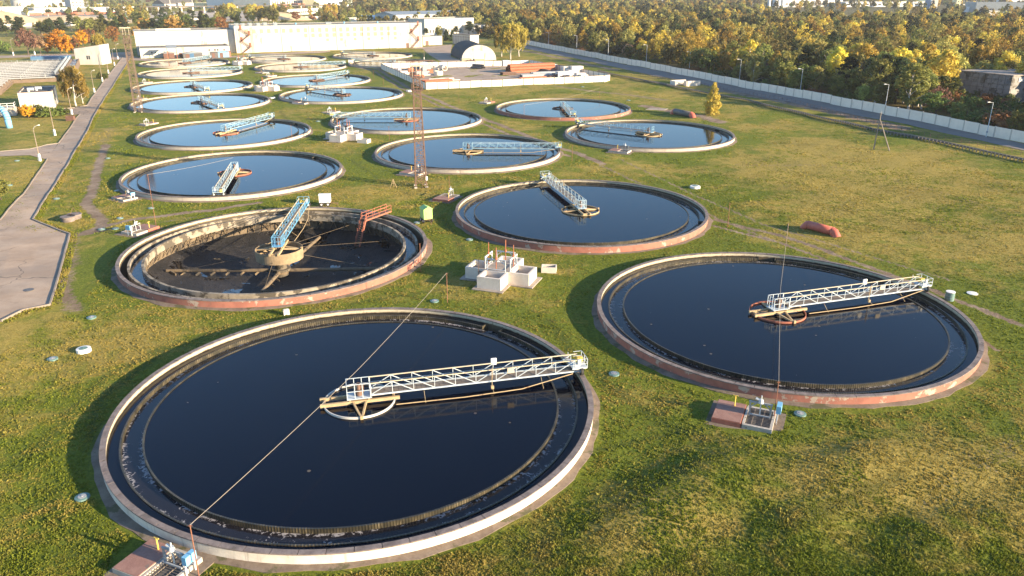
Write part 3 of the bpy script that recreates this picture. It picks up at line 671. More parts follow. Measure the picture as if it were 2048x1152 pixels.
def wood_kind(x,y,s):
    f=math.sin(x*.045+1)*math.sin(y*.03)+.6*math.sin(x*.11+y*.07); q=random.random()
    if s<13: # edge: bushes, young trees in shade
        return ('green_bush','green_alder','olive_willow','green_bush','khaki_birch','olive_birch','rust_bush')[min(6,int(q*7.0))]
    if y<250 and 20<s<75 and f>-.2 and q<.5: return ('rust_bush','bare_tree','rust_tree')[int(q*6)%3]
    if f<-.35: return ('green_alder','olive_willow','khaki_birch','pine','olive_birch')[int(q*5)]
    if y>560: return ('pine','green_alder','olive_birch','khaki_birch','khaki_birch','olive_willow','yellow_birch')[int(q*7)]
    if f>.45: return ('yellow_birch','amber_tree','yellow_birch','khaki_birch','olive_birch','bare_tree')[int(q*6)]
    return ('yellow_birch','khaki_birch','olive_birch','olive_willow','khaki_birch','bare_tree','green_alder','yellow_birch','olive_willow')[int(q*9)]
TALL={'khaki_birch':(8,14.5),'amber_tree':(7,11.5),'yellow_birch':(9,15),'olive_birch':(8,14),'green_alder':(6.5,11.5),'olive_willow':(6.5,11),'pine':(11,15),'rust_bush':(3.5,5.5),'green_bush':(3,5.),'bare_tree':(6.5,9.5),'rust_tree':(5,8)}
cands.sort(key=lambda c:math.hypot(c[0],c[1]))
ADJ={'khaki_birch':'khaki leaved birch','amber_tree':'amber round tree','yellow_birch':'yellow leaved birch','olive_birch':'olive green birch','green_alder':'dark green round tree','olive_willow':'olive rounded tree','pine':'dark pine','rust_bush':'rust coloured bush','green_bush':'green bush','bare_tree':'brown nearly leafless tree','rust_tree':'rust leaved tree'}
LP_R=[(1097,95,65),(1153,104,71),(1216,116,80),(1292,131,90),(1378,147,104),(1478,167,119),(1599,192,138),(1768.5,226,169),(1972,274,205)]
ORD=['far end','eighth','seventh','sixth','fifth','fourth','third','second','nearest']
LPX=[at(a,b) for a,b,_ in LP_R]
far=[]; nind=0
for (x,y,s) in cands:
    k=wood_kind(x,y,s); lo,hi=TALL[k]; h=random.uniform(lo,hi)*(.75 if s<9 and k not in('green_bush','rust_bush') else 1.)
    pxx=CXP+F*x/(y*math.cos(PITCH)+H*math.sin(PITCH))
    if 1900<pxx<2110 and s<60:
        k=random.choice(('green_alder','green_bush','olive_willow','rust_bush')); h=random.uniform(4.2,7.2) if s<18 else random.uniform(3.2,5.4) if s<34 else random.uniform(2.4,3.8)
    if nind<270 and s<140:
        j=min(range(9),key=lambda i:abs((LPX[i]-Vector((x,y,0))).dot(wdir)))
        row='behind the white wall' if s<10 else ('in the second row' if s<24 else ('amid the wood' if s<55 else 'deep in the wood'))
        lb=('tall ' if h>(lo+hi)/2+.8 else 'low ' if h<(lo+hi)/2-.8 else '')+ADJ[k]+' '+row+', by the '+ORD[j]+(' wall lamp' if j else ' of the wall lamps')
        z=float(gh(x,y)); plant(k if k not in('pine',) else 'pine_tree',k,(x,y,z),h,lb,'bush' if 'bush' in k else 'tree','trees and bushes of the wood beyond the wall',random.uniform(1.1,1.45)); nind+=1
    else: far.append((x,y,k,h))
rg=np.random.default_rng(5); VV=[];MI=[];TT=[]; fm=['leaf_yellow','leaf_olive','leaf_green','leaf_dark','leaf_rust','leaf_brown','leaf_gold','leaf_willow','leaf_khaki','leaf_amber']
for (x,y,k,h) in far:
    sh,lf,bk,h0,ls,per,dr=KINDS[k]; _,_,c,r=tree_meshes(k,random.randrange(NV)); s=h/h0; dist=math.hypot(x,y)
    c=c*s; r=r*s; c[:,:2]*=1.18; r=r*1.1; per2=max(3,int(15*min(1,330/dist))); lsz=.56*max(1,dist/330)**.72
    V=leaf_quads(c,r,per2,lsz,rg,0.)+np.array([x,y,0]); VV.append(V); TT.append(np.full(len(V),rg.random()*1.3-.65)); MI.append(np.full(len(V)//4,fm.index(lf)))
VV=np.concatenate(VV); MI=np.concatenate(MI); me=npmesh('wood',VV,np.arange(len(VV)).reshape(-1,4),MI)
TT=np.concatenate(TT); ta_=me.attributes.new('tint','FLOAT','POINT'); ta_.data.foreach_set('value',TT.astype(np.float32))
wo=link('wood',me,[M[m] for m in fm]); tag(wo,'far part of the autumn wood reaching to the top of the photo','wood',None,'stuff')
print('wood',len(cands),nind,len(far),len(VV)//4)
# single trees on and around the site: kind, base px, top y, label
ST=[
 ('larch',(1424,229),165,'lone golden yellow tree on the grass beside the black pipe',1.15),
 ('weeping_birch',(1003,113),52,'yellow weeping birch just right of the arched hangar, left one of the clump',.95),
 ('weeping_birch',(1021,119),48,'biggest yellow weeping birch at the corner behind the storage yard',1.0),
 ('weeping_birch',(1038,113),50,'yellow weeping birch on the right edge of the clump behind the yard',.95),
 ('weeping_birch',(152,212),134,'weeping birch with drooping yellow branches beside the white pump house',1.05),
 ('weeping_birch',(166,207),160,'lower weeping birch between the road and the pump house',.95),
 ('weeping_birch',(204,125),68,'bending birch with white trunk beside the small white tower building',.8),
 ('spruce',(215,113),92,'small dark conical tree behind the bending birch',1.2),
 ('bare_tree',(57,110),50,'wide brown half bare tree with an orange patch, left of the orange row',1.05),
 ('bare_tree',(82,109),60,'slim brown half bare tree beside the round orange maple',.95),
 ('gold_maple',(95,107),76,'round bright orange maple, lowest of the orange row',1.),
 ('gold_maple',(123,108),57,'tall orange maple in the middle of the orange row',1.05),
 ('gold_maple',(134,107),80,'low golden maple in front of the tall orange one',1.1),
 ('rust_tree',(146,106),72,'rusty orange tree at the left of the small white tower building',1.),
 ('gold_maple',(166,93),58,'golden tree just behind the small white tower building',1.),
 ('rust_tree',(178,91),55,'rusty tree behind the roof of the small white tower building',1.),
 ('rust_tree',(229,88),50,'rusty slender tree left of the long low building',.9),
 ('rust_tree',(274,78),50,'red brown tree at the left end of the low building roof',.9),
 ('pine',(14,72),50,'dark pine at the left edge behind the brown trees',1.3),
 ('pine',(30,70),52,'second dark pine from the left edge behind the brown trees',1.3),
 ('pine',(83,72),45,'dark pine left of the gap behind the orange row',1.3),
 ('pine',(94,74),48,'dark pine behind the round orange maple',1.3),
 ('pine',(105,75),50,'dark pine between the two orange crowns',1.3),
 ('pine',(128,73),45,'dark pine behind the tall orange maple',1.3),
 ('olive_willow',(190,62),35,'broad olive tree behind the bending birch',1.1),
 ('green_alder',(208,60),30,'green tree left of the tower top',1.1),
 ('olive_willow',(226,62),38,'olive tree just left of the lattice tower top',1.),
 ('yellow_birch',(240,60),38,'yellow tree behind the top of the left tower',.9),
 ('yellow_birch',(262,40),10,'tall pale yellow tree at the far pipe bridge',1.),
 ('olive_birch',(275,46),20,'olive tree left of the far pipe bridge',1.1),
 ('olive_willow',(293,65),34,'olive tree behind the left end of the low building',1.1),
 ('pine',(308,66),36,'dark pine behind the low building, left of the pair',1.4),
 ('pine',(325,67),36,'dark pine behind the low building, right of the pair',1.4),
 ('green_alder',(345,64),35,'yellowish green tree behind the low building',1.15),
 ('green_alder',(366,64),36,'bright green tree behind the middle of the low building roof',1.1),
 ('spruce',(405,58),23,'tall dark spruce behind the low building',1.2),
 ('spruce',(416,56),28,'second spruce behind the low building',1.1),
 ('olive_birch',(432,60),34,'slim olive tree left of the tall building block',.9),
 ('spruce',(478,55),31,'dark spruce above the roof of the tall building',1.2),
 ('yellow_birch',(497,46),15,'yellow tree above the left part of the long roof',1.),
 ('green_alder',(445,40),17,'dark green tree in front of the pale grey warehouse',1.2),
 ('olive_birch',(462,38),18,'olive tree in front of the grey warehouse',1.2),
 ('yellow_birch',(518,47),14,'left yellow tree of the group before the grey hall',1.),
 ('green_alder',(537,48),11,'dark green tree of the group before the grey hall',1.2),
 ('olive_birch',(551,47),18,'olive tree of the group before the grey hall',1.1),
 ('yellow_birch',(551,30),6,'pale yellow pointed tree before the grey hall',.9),
 ('green_alder',(586,35),22,'small round green tree at the red brick sheds',1.2),
 ('yellow_birch',(621,34),16,'yellow green tree at the middle of the white far shed',.9),
 ('olive_birch',(636,38),24,'low olive tree beside the white far shed',1.),
 ('yellow_birch',(654,38),10,'left yellow birch behind the long roof',1.05),
 ('yellow_birch',(670,37),8,'right yellow birch behind the long roof',1.1),
 ('rust_tree',(668,39),22,'purple brown round tree behind the long roof',1.),
 ('pine',(852,73),56,'dark bush like pine at the corner of the white back building',1.5),
 ('olive_birch',(878,79),51,'slim olive conifer before the white back building',.9),
 ('spruce',(893,81),57,'small spruce in front of the white back building',1.1),
 ('spruce',(905,82),60,'low spruce beside the grey garage',1.2),
 ('pine',(912,72),52,'dark pine in front of the middle of the white back building',1.5),
 ('pine',(938,72),42,'tallest dark pine before the white back building',1.5),
 ('pine',(955,73),50,'dark pine at the right end of the white back building',1.6),
 ('pine',(969,73),52,'dark pine behind the garage, rightmost of its group',1.5),
 ('green_bush',(8,102),76,'green conical bush at the left edge on the lawn',.8),
 ('green_bush',(205,158),140,'dark leafy shrub beside the road lamp post',.9),
 ('olive_willow',(3,400),355,'yellow green shrub cut by the left edge of the photo',.9),
]
rz_=random.Random(21)
for (n_,x0,x1,y0,y1,kinds,hh,lb) in ((26,2,250,56,76,('pine','pine','green_alder','olive_willow','spruce'),(8,13),'in the dark belt behind the orange maples'),(22,235,470,42,66,('pine','olive_willow','green_alder','khaki_birch','spruce','rust_tree'),(8,14),'in the mixed belt behind the low annex'),(16,440,570,32,48,('yellow_birch','olive_birch','green_alder','khaki_birch'),(10,16),'in the belt before the pale grey hall'),(16,560,780,26,42,('yellow_birch','khaki_birch','olive_birch','pine','rust_tree'),(9,15),'in the belt behind the long brown roof'),(12,770,1000,26,62,('yellow_birch','khaki_birch','amber_tree','green_alder'),(9,14),'at the wood edge by the white office building')):
    for _ in range(n_):
        k=rz_.choice(kinds); b=(rz_.uniform(x0,x1),rz_.uniform(y0,y1)); q=at(*b)
        if n_==12 and (q.y<640 or (780<b[0]<960 and b[1]>44)): continue
        plant('pine_tree' if k=='pine' else k,k,q,rz_.uniform(*hh),ADJ.get(k,'dark spruce')+' '+lb,'tree','trees '+lb,1.3)
for k,b,ty,lb,wd in ST:
    wd=wd*(1.3 if k in('pine','spruce','olive_willow','green_alder','olive_birch') else 1.08)
    nm={'larch':'golden_tree','pine':'pine_tree'}.get(k,k)
    plant(nm,k,at(*b),max(2.,height(b[0],b[1],ty)),lb,'bush' if ('bush' in k or 'shrub' in lb) else 'tree',None,wd)
for k,b,ty,lb in (('rust_bush',(50,226),206,'bare greyish bush at the left corner of the pump house'),('gold_maple',(57,236),207,'yellow bush in front of the pump house'),
   ('green_bush',(74,232),206,'dark green bush, second in the hedge before the pump house'),('green_bush',(90,234),208,'dark green bush in the middle of the hedge before the pump house'),
   ('green_bush',(110,232),207,'dark green bush at the right end of the hedge before the pump house'),('green_bush',(132,229),213,'small green bush behind the brown box'),('gold_maple',(198,126),119,'small golden bush at the foot of the white tower building')):
    plant('garden_bush',k,at(*b),height(b[0],b[1],ty),lb,'bush','hedge bushes in front of the pump house' if 'hedge' in lb else None,1.25)
# short grass tufts as real blades near the camera
def tufts():
    rg=np.random.default_rng(3); n=150000; yb=38+ (150-38)*rg.random(n)**1.7; xb=(rg.random(n)*2-1)*(yb*.70+8)
    dd=np.hypot(xb[:,None]-TC[:,0],yb[:,None]-TC[:,1]).min(1); ok=dd>21.0
    ok&=~((xb<-50)&(yb<112)&(xb<-48-.30*(yb-80)))
    ok&=~((xb<-46)&(yb<300)&(seg_dist(xb,yb,P2((110,612),(140,470),(68,440),(160,288)))<1.6))
    for pts,hw,st in DIRT:
        if st>.5: ok&=seg_dist(xb,yb,pts)>hw*1.1
    for q in ((1490,832),(1003,560),(330,1120)): 
        c=at(*q); ok&=np.hypot(xb-c.x,yb-c.y)>3.4
    xb,yb=xb[ok],yb[ok]; zb=gh(xb,yb); n=len(xb); weed=(rg.random(n)<.03)*(.2+.45*rg.random(n)); patch=np.sin(xb*.9+np.sin(yb*.6)*1.5)*np.sin(yb*.8+1)+.5*rg.normal(size=n)
    h=(.045+.05*rg.random(n))*(1+.6*np.clip(patch,-.6,1))*(1+weed); V=[]
    for k in range(3):
        th=rg.random(n)*2*PI; w=(.06+.06*rg.random(n))*(1+.8*weed); ln=h*.7; dx,dy=np.cos(th),np.sin(th); ox,oy=rg.normal(size=n)*.06,rg.normal(size=n)*.06; lx,ly=rg.normal(size=n)*ln,rg.normal(size=n)*ln
        V.append(np.stack([np.stack([xb+ox-dx*w,yb+oy-dy*w,zb-.02],1),np.stack([xb+ox+dx*w,yb+oy+dy*w,zb-.02],1),np.stack([xb+ox+lx,yb+oy+ly,zb+h],1)],1))
    V=np.concatenate(V).reshape(-1,3); me=npmesh('grass',V,np.arange(len(V)).reshape(-1,3))
    t=NT('grass_blade'); p=t.pos(False,(1,1,0)); big=t.noise(p,.045,4,.6,.6); mid=t.noise(p,.34,5,.65,.5); f=t.noise(p,7,2)
    a=t.mix(t.ramp(f,.3,.7),(.100,.130,.012),(.20,.225,.022)); b=t.mix(t.ramp(f,.3,.7),(.25,.19,.037),(.37,.285,.075))
    m=t.fin(t.mix(t.ramp(t.math('ADD',t.math('MULTIPLY',big,.55),t.math('MULTIPLY',mid,.45)),.43,.58),a,b),.8,None,0,.2)
    cl=t.b.inputs['Base Color'].links[0].from_socket; tr=t.n('ShaderNodeBsdfTranslucent'); t.l(cl,tr.inputs[0]); mx=t.n('ShaderNodeMixShader'); mx.inputs[0].default_value=.4; t.l(t.b.outputs[0],mx.inputs[1]); t.l(tr.outputs[0],mx.inputs[2]); t.l(mx.outputs[0],t.out.inputs[0])
    o=link('grass',me,m); tag(o,'short grass tufts over the lawn in the foreground','grass',None,'stuff')
tufts()
def mid_tufts():
    rg=np.random.default_rng(31); n=110000; yb=110+230*rg.random(n)**1.15; xb=(rg.random(n)*2-1)*(yb*.70+8)
    dd=np.hypot(xb[:,None]-TC[:,0],yb[:,None]-TC[:,1]).min(1); ok=(dd>21.2)
    sd=(xb-wa.x)*wnor.x+(yb-wa.y)*wnor.y; ok&=(sd<-16)
    ok&=~((xb>-62)&(xb<40)&(yb>278)); rp=np.array([[p.x,p.y] for p in (at(*a) for a in ((140,470),(68,440),(160,288),(188,229),(229,167),(262,113)))])
    rx=np.interp(yb,rp[1:,1],rp[1:,0]); ok&=(xb>rx+1.2)
    for pts,hw,st in DIRT:
        if st>.5: ok&=seg_dist(xb,yb,pts)>hw*1.2
    xb,yb=xb[ok],yb[ok]; n=len(xb); zb=gh(xb,yb); pt=np.sin(xb*.35+np.sin(yb*.22)*1.7)*np.sin(yb*.3+1); h=(.05+.10*rg.random(n))*(1+.8*pt); V=[]
    for k in range(2):
        th=rg.random(n)*2*PI; w=.10+.12*rg.random(n); ox,oy=rg.normal(size=n)*.1,rg.normal(size=n)*.1; lx,ly=rg.normal(size=n)*.1,rg.normal(size=n)*.1; dx,dy=np.cos(th),np.sin(th)
        V.append(np.stack([np.stack([xb+ox-dx*w,yb+oy-dy*w,zb-.03],1),np.stack([xb+ox+dx*w,yb+oy+dy*w,zb-.03],1),np.stack([xb+ox+lx,yb+oy+ly,zb+h],1)],1))
    V=np.concatenate(V).reshape(-1,3); o=link('meadow_grass',npmesh('meadow_grass',V,np.arange(len(V)).reshape(-1,3)),bpy.data.materials['grass_blade']); tag(o,'coarser grass tufts over the lawn among the middle tanks','grass',None,'stuff')
mid_tufts()
# ---------------------------------------------------------------- roads, paths, kerbs
def strip(name,rows,mat,dz=.05,kind='structure',n=6,step=2.,z0=None):
    """sheet between left and right pixel points, following the ground"""
    Ls=[at(*a) for a,b in rows]; Rs=[at(*b) for a,b in rows]; V=[];Fq=[]; rws=[]
    for i in range(len(rows)-1):
        m=max(1,int(max((Ls[i+1]-Ls[i]).length,(Rs[i+1]-Rs[i]).length)/step))
        for k in range(m): t=k/m; rws.append((Ls[i].lerp(Ls[i+1],t),Rs[i].lerp(Rs[i+1],t)))
    rws.append((Ls[-1],Rs[-1]))
    for a,b in rws:
        for k in range(n+1):
            p=a.lerp(b,k/n); V.append((p.x,p.y,(float(gh(p.x,p.y)) if z0 is None else z0)+dz))
    for i in range(len(rws)-1):
        for k in range(n): q=i*(n+1)+k; Fq.append((q,q+1,q+n+2,q+n+1))
    me=bpy.data.meshes.new(name); me.from_pydata(V,[],Fq); me.update(); o=link(name,me,mat); tag(o,kind=kind); return rws
road_rows=[((-260,720),(2,644)),((-260,665),(45,622)),((-250,645),(100,611)),((-240,600),(110,580)),((-220,540),(124,530)),((-200,478),(140,469)),((-60,462),(103,455)),((0,441),(66,440)),
 ((46,390),(96,390)),((95,318),(143,316)),((117,288),(160,288)),((135,264),(174,264)),((160,229),(190,229)),((174,212),(200,212)),((205,167),(229,167)),((237,126),(255,126)),((247,113.5),(262,113.5))]
rw=strip('road',road_rows,M['asphalt'])
strip('service_road',[((-40,302),(-40,313)),((0,304),(0,313)),((60,299),(60,311)),((92,291),(92,319)),((116,287.5),(97,317))],M['asphalt'],.058)
strip('driveway',[((118,219),(120,229)),((150,216),(146,230)),((173,212.5),(161,228.5))],M['asphalt'],.056)
strip('building_road',[((180,112),(180,117)),((262,112),(262,121)),((300,118.5),(300,122)),((460,112.5),(460,116)),((520,107.5),(520,110.5)),((600,104),(600,108)),((660,100.5),(660,104))],M['asphalt'],.054)
strip('forecourt',[((820,97),(905,89)),((846,98),(903,95)),((852,104),(901,104)),((862,112),(902,114)),((878,121),(925,122)),((890,126),(1010,124))],M['asphalt'],.05)
strip('perimeter_road',[((1044,90),(1050,88.5)),((1051,97),(1053,90)),((1274,144),(1274,132.5)),((1536,197),(1536,182)),((1786,243),(1786,223)),((1961,281),(1961,270)),((2048,301),(2048,288)),((2300,357),(2300,338))],M['asphalt_dark'],.05)
def kerb(pts,h=.16,w=.2,dz=0.):
    mb=MB(); P=[at(*p) for p in pts]; Q=[]
    for a,b in zip(P[:-1],P[1:]):
        m=max(1,int((b-a).length/2.)); Q+=[a.lerp(b,k/m) for k in range(m)]
    Q.append(P[-1])
    for a,b in zip(Q[:-1],Q[1:]):
        d=(b-a)*.012; mb.bar((a.x+d.x,a.y+d.y,float(gh(a.x,a.y))+h/2),(b.x-d.x,b.y-d.y,float(gh(b.x,b.y))+h/2),w,h+.1)
    o=mb.build('kerb',M['kerb_stone']); tag(o,kind='structure')
kerb([r[1] for r in road_rows],.17); kerb([r[0] for r in road_rows[7:10]],.12,.18); kerb([(117,287.3),(135,263),(160,228.4)],.12,.18); kerb([(120,218.6),(150,215.4),(174,211.5),(205,166.5),(237,125.6),(247,113)],.14,.25)
kerb([(-40,301.4),(0,303.4),(60,298.4),(92,290.4),(116,287)],.1,.16)
# ragged long grass on the verge of the road
def verge():
    rg=np.random.default_rng(9); P=[at(*r[1]) for r in road_rows]; V=[]
    for a,b in zip(P[:-1],P[1:]):
        L=(b-a).length; n=int(L*26); t=rg.random(n); d=(b-a).normalized(); nx_,ny_=(d.y,-d.x)
        off=.2+.9*rg.random(n)**1.5; x=a.x+(b.x-a.x)*t+nx_*off; y=a.y+(b.y-a.y)*t+ny_*off; z=gh(x,y); s=.5+.5*np.sin(t*L*.9+a.x)*np.sin(t*L*.37); h=(.10+.32*rg.random(n)*s)
        for k in range(2):
            th=rg.random(n)*6.28; w=.10; lx,ly=rg.normal(size=n)*.1,rg.normal(size=n)*.1
            V.append(np.stack([np.stack([x-np.cos(th)*w,y-np.sin(th)*w,z-.02],1),np.stack([x+np.cos(th)*w,y+np.sin(th)*w,z-.02],1),np.stack([x+lx,y+ly,z+h],1)],1))
    V=np.concatenate(V).reshape(-1,3); o=link('verge_grass',npmesh('verge_grass',V,np.arange(len(V)).reshape(-1,3)),bpy.data.materials['grass_blade']); tag(o,'ragged long grass along the kerb of the road','grass',None,'stuff')
verge()
# ---------------------------------------------------------------- boundary wall of precast panels
def panel_mb(L,h,grooves,t=.14):
    mb=MB(); n=grooves; dh=h/n
    for i in range(n): mb.box((L/2,0,dh*i+dh/2),(L-.06,t,dh-.035))
    mb.box((L/2,0,h/2),(L-.1,t*.7,h-.02)); return mb
pm('precast',(.86,.72,.58),(.78,.65,.52),.8,.9,.2,(.42,.39,.36),.66,.4)
pm('precast_b',(.66,.64,.60),(.60,.57,.52),.8,.9,.2,(.50,.46,.40),.66,.4)
pm('precast_post',(.56,.47,.38),(.48,.40,.33),.8,.9,.1)
W0=at(1048,88); W1=at(2048,286); W2=W1+(W1-W0).normalized()*14
e=empty('boundary_wall',W0,math.atan2(W2.y-W0.y,W2.x-W0.x),'long pale precast concrete wall between the perimeter road and the wood','wall')
LW=(W2-W0).length; npan=int(LW/4.4); pl=LW/npan
p0=panel_mb(pl,2.55,5).build('wall_panel',M['precast'],e); mbp=MB().box((0,0,1.3),(.3,.26,2.75)).build('wall_post',M['precast_post'],e)
for i in range(npan):
    z=float(gh(*(W0+(W2-W0)*(i/npan))[:2]))
    o=p0 if i==0 else p0.copy(); o2=mbp if i==0 else mbp.copy()
    if i: COL.objects.link(o); COL.objects.link(o2)
    o.parent=e; o2.parent=e; o.location=(i*pl,0,z+random.uniform(-.05,.05)); o2.location=(i*pl,0,z-.06); o.rotation_euler=(random.uniform(-.012,.012),random.uniform(-.004,.004),0)
# lamps along the wall
def lamp_mb(h):
    mb=MB(); mb.tube((0,0,0),(0,0,h*.55),.11,.09,8); mb.tube((0,0,h*.55),(0,0,h),.075,.06,8); return mb
def wall_lamp():
    r=empty('street_lamp',(0,0,0)); h=8.; lamp_mb(h).build('pole',M['steel_light'],r)
    MB().bar((0,0,h-.06),(-.9,0,h+.12),.07).build('arm',M['steel_light'],r)
    mb=MB(); mb.box((-1.15,0,h+.12),(.75,.26,.13),0,.8); mb.build('lamp_head',M['white_paint'],r); MB().box((0,0,1.2),(.28,.28,.5)).build('junction_box',M['steel_grey'],r); return r
lp=wall_lamp()
for i,(a,b,t) in enumerate(LP_R):
    o=lp if i==0 else copy_tree(lp); o.location=at(a,b); o.rotation_euler.z=R(8); s=height(a,b,t)/8.; o.scale=(s,s,s)
    tag(o,['grey lamp post at the far end of the white wall','grey lamp post on the wall, eighth from the right','grey lamp post on the wall, seventh from the right','grey lamp post on the wall, sixth from the right','grey lamp post on the wall, fifth from the right','grey lamp post on the wall, fourth from the right','grey lamp post on the wall, third from the right','grey lamp post behind the leaning strut pole, second from the right','nearest grey lamp post on the wall, at the right edge'][i],'street lamp','lamp posts along the boundary wall')
pm('bridge_pole',(.26,.20,.15),(.20,.155,.12),2.,.8,.1)
def road_lamp():
    r=empty('street_lamp',(0,0,0)); mb=MB(); mb.box((0,0,.75),(.42,.42,1.5),0,.85); mb.build('concrete_base',M['white_paint'],r)
    mb=MB(); mb.path([(0,0,1.4),(0,0,4.2),(0,0,6.6)],[.10,.075,.05],8); mb.build('pole',M['bridge_pole'],r)
    mb=MB(); mb.path([(0,0,6.5),(.15,.25,7.),(.3,.9,7.2)],.045,6); mb.build('arm',M['steel_grey'],r); MB().box((.35,1.1,7.2),(.2,.5,.12)).build('lamp_head',M['white_paint'],r); return r
rl=road_lamp()
for i,(p,lb) in enumerate([((80,322),'white footed lamp post at the corner of the side road, nearest of the row'),((110,271),'white footed lamp post on the lawn in front of the pump house'),((144,229),'white footed lamp post beside the brown box at the driveway'),((189,185),'white footed lamp post at the kerb beside the weeping birches'),
   ((205,163),'white footed lamp post at the kerb just behind the birches'),((217,147),'white footed lamp post beside the dark shrub at the kerb'),((229,131),'white footed lamp post right of the small white tower building'),((236,118.5),'farthest white footed lamp post at the end of the road'),((27,111),'leaning lamp post by the basins at the left edge'),((70,110),'lamp post between the brown trees beyond the basins')]):
    o=rl if i==0 else copy_tree(rl); o.location=at(*p); o.rotation_euler.z=R(-20)+random.uniform(-.1,.1); s=1.0 if i<8 else 1.15; o.scale=(s,s,s); tag(o,lb,'street lamp','white footed lamp posts beside the road')
# low pipe trestle with close posts, and rusty handrail behind it
def post_fence(name,label,cat,pts,sp,h,post,rail,matp,matr,rails):
    P=[at(*p) for p in pts]; Q=[]
    for a,b in zip(P[:-1],P[1:]):
        m=max(1,int(round((b-a).length/sp))); Q+=[a.lerp(b,k/m) for k in range(m)]
    Q.append(P[-1]); r=empty(name,Q[0],0,label,cat); o0=r.location.copy()
    mb=MB()
    for a,b in zip(Q[:-1],Q[1:]):
        for dy,z,wd,hh in rails:
            n=Vector((-(b-a).y,(b-a).x,0)).normalized()*dy; za,zb=float(gh(a.x,a.y)),float(gh(b.x,b.y)); mb.bar((a.x+n.x-o0.x,a.y+n.y-o0.y,za+z-o0.z),(b.x+n.x-o0.x,b.y+n.y-o0.y,zb+z-o0.z),wd,hh)
    mb.build('rail',M[matr],r); Q2=sorted(Q,key=lambda q:q.length); pmb=MB().box((0,0,h/2-.1),(post,post,h+.2)).build('post',M[matp],r); rest=MB()
    for i,q in enumerate(Q2):
        z=float(gh(q.x,q.y)); l=(q.x-o0.x,q.y-o0.y,z-o0.z)
        if i<98:
            o=pmb if i==0 else pmb.copy()
            if i: COL.objects.link(o); o.parent=r
            o.location=l
        else: rest.box((l[0],l[1],l[2]+h/2-.1),(post,post,h+.2))
    if rest.v: tag(rest.build('far_posts',M[matp],r),kind='stuff')
pm('trestle_pale',(.24,.205,.175),(.17,.145,.125),1.5,.9,.15)
tre=[(1194,144),(1219,150),(1300,166),(1387,184),(1492,203),(1536,215),(1636,238),(1761,266),(1911,295),(2060,328)]
post_fence('pipe_trestle','long low pipe trestle on close pale posts crossing the lawn before the perimeter road','pipe trestle',tre,.95,.85,.16,.1,'trestle_pale','trestle_pale',[(.0,.82,.16,.12)])
r=[o for o in COL.objects if o.name=='pipe_trestle'][0]; mb=MB(); P=[at(*p) for p in tre]
for a,b in zip(P[:-1],P[1:]):
    n=Vector((-(b-a).y,(b-a).x,0)).normalized()
    for k,rad,z in ((.55,.22,.5),(1.05,.17,.45)): mb.tube(a+n*k-P[0]+Vector((0,0,z)),b+n*k-P[0]+Vector((0,0,z)),rad,n=8)
mb.build('pipe',M['steel_dark'],r)
post_fence('handrail_fence','rusty tube railing running along the far side of the pipe trestle','railing',[(1281,150),(1330,160),(1440,178),(1600,208),(1760,250),(1860,275),(2060,312)],2.,.95,.07,.05,'rust','rust',[(0,.95,.06,.06),(0,.5,.05,.05)])
# walls of the storage yard
def yard_wall(name,label,a,b,h,mat):
    a=at(*a);b=at(*b); L=(b-a).length; n=int(round(L/4.)); pl=L/n; e=empty(name,a,math.atan2(b.y-a.y,b.x-a.x),label,'fence'); p0=None
    for i in range(n):
        if p0 is None:
            mb=MB(); 
            for k in range(4): mb.box((pl*(k+.5)/4,0,h/2),(pl/4-.05,.16,h))
            mb.box((pl/2,.0,h/2),(pl-.02,.10,h-.06)); o=p0=mb.build('wall_panel',M[mat],e); q=pb=MB().box((0,0,h/2),(.22,.26,h+.1)).build('wall_post',M['concrete_dark'],e)
            cp=MB().box((pl/2,0,h+.05),(pl,.24,.1)).build('coping',M['rust'],o)
        else:
            o=copy_tree(p0,e); q=pb.copy(); COL.objects.link(q); q.parent=e
        o.location=(i*pl,0,random.uniform(-.04,.04)); q.location=(i*pl,0,0)
strip('storage_yard',[((768,137.5),(856,176)),((860,134),(958,172)),((950,132),(1065,168)),((1052,130),(1207,161))],M['asphalt'],.05,n=8)
yard_wall('yard_fence','sunlit white concrete fence along the front of the storage yard',(852,179),(1207,164.3),2.3,'precast_b')
yard_wall('yard_fence','shaded grey concrete fence along the left side of the storage yard',(763,138),(851,178.7),2.2,'precast')
yard_wall('yard_fence','cream concrete fence along the back of the storage yard before the hangar',(764,137.5),(1058,130),2.3,'precast_b')
yard_wall('yard_fence','shaded concrete fence along the right side of the storage yard',(1219.5,160.7),(1060,130),2.3,'precast')
yard_wall('yard_fence','short slanting fence piece at the right front corner of the yard',(1207.5,164.2),(1219,161),2.3,'precast_b')
# ---------------------------------------------------------------- buildings
pm('plaster_white',(.50,.475,.43),(.42,.395,.35),.35,.9,.1,(.31,.27,.21),.60,.25,.35)
pm('plaster_cream',(.70,.63,.52),(.62,.55,.45),.4,.9,.1,(.52,.45,.36),.66,.3)
pm('plaster_grey',(.50,.49,.47),(.43,.42,.40),.4,.9,.1)
pm('roof_felt',(.085,.078,.07),(.12,.108,.095),.3,.95,.2,(.06,.055,.05),.6)
pm('roof_metal',(.22,.25,.27),(.17,.195,.21),.5,.5,.1)
pm('roof_blue',(.07,.15,.26),(.09,.18,.30),.5,.5,.1)
pm('hangar_dark',(.045,.052,.055),(.065,.072,.075),.6,.8,.15)
pm('brick_wall',(.33,.13,.085),(.27,.10,.07),.8,.9,.15,(.40,.30,.22),.64)
pm('beige_fill',(.33,.29,.20),(.29,.25,.175),.8,.9,.1)
pm('door_brown',(.14,.07,.05),(.11,.055,.04),2.,.7,.1)
pm('shed_blue',(.18,.42,.60),(.15,.36,.54),1.,.6,.1)
pm('sand',(.52,.40,.24),(.46,.35,.20),.5,.95,.3)
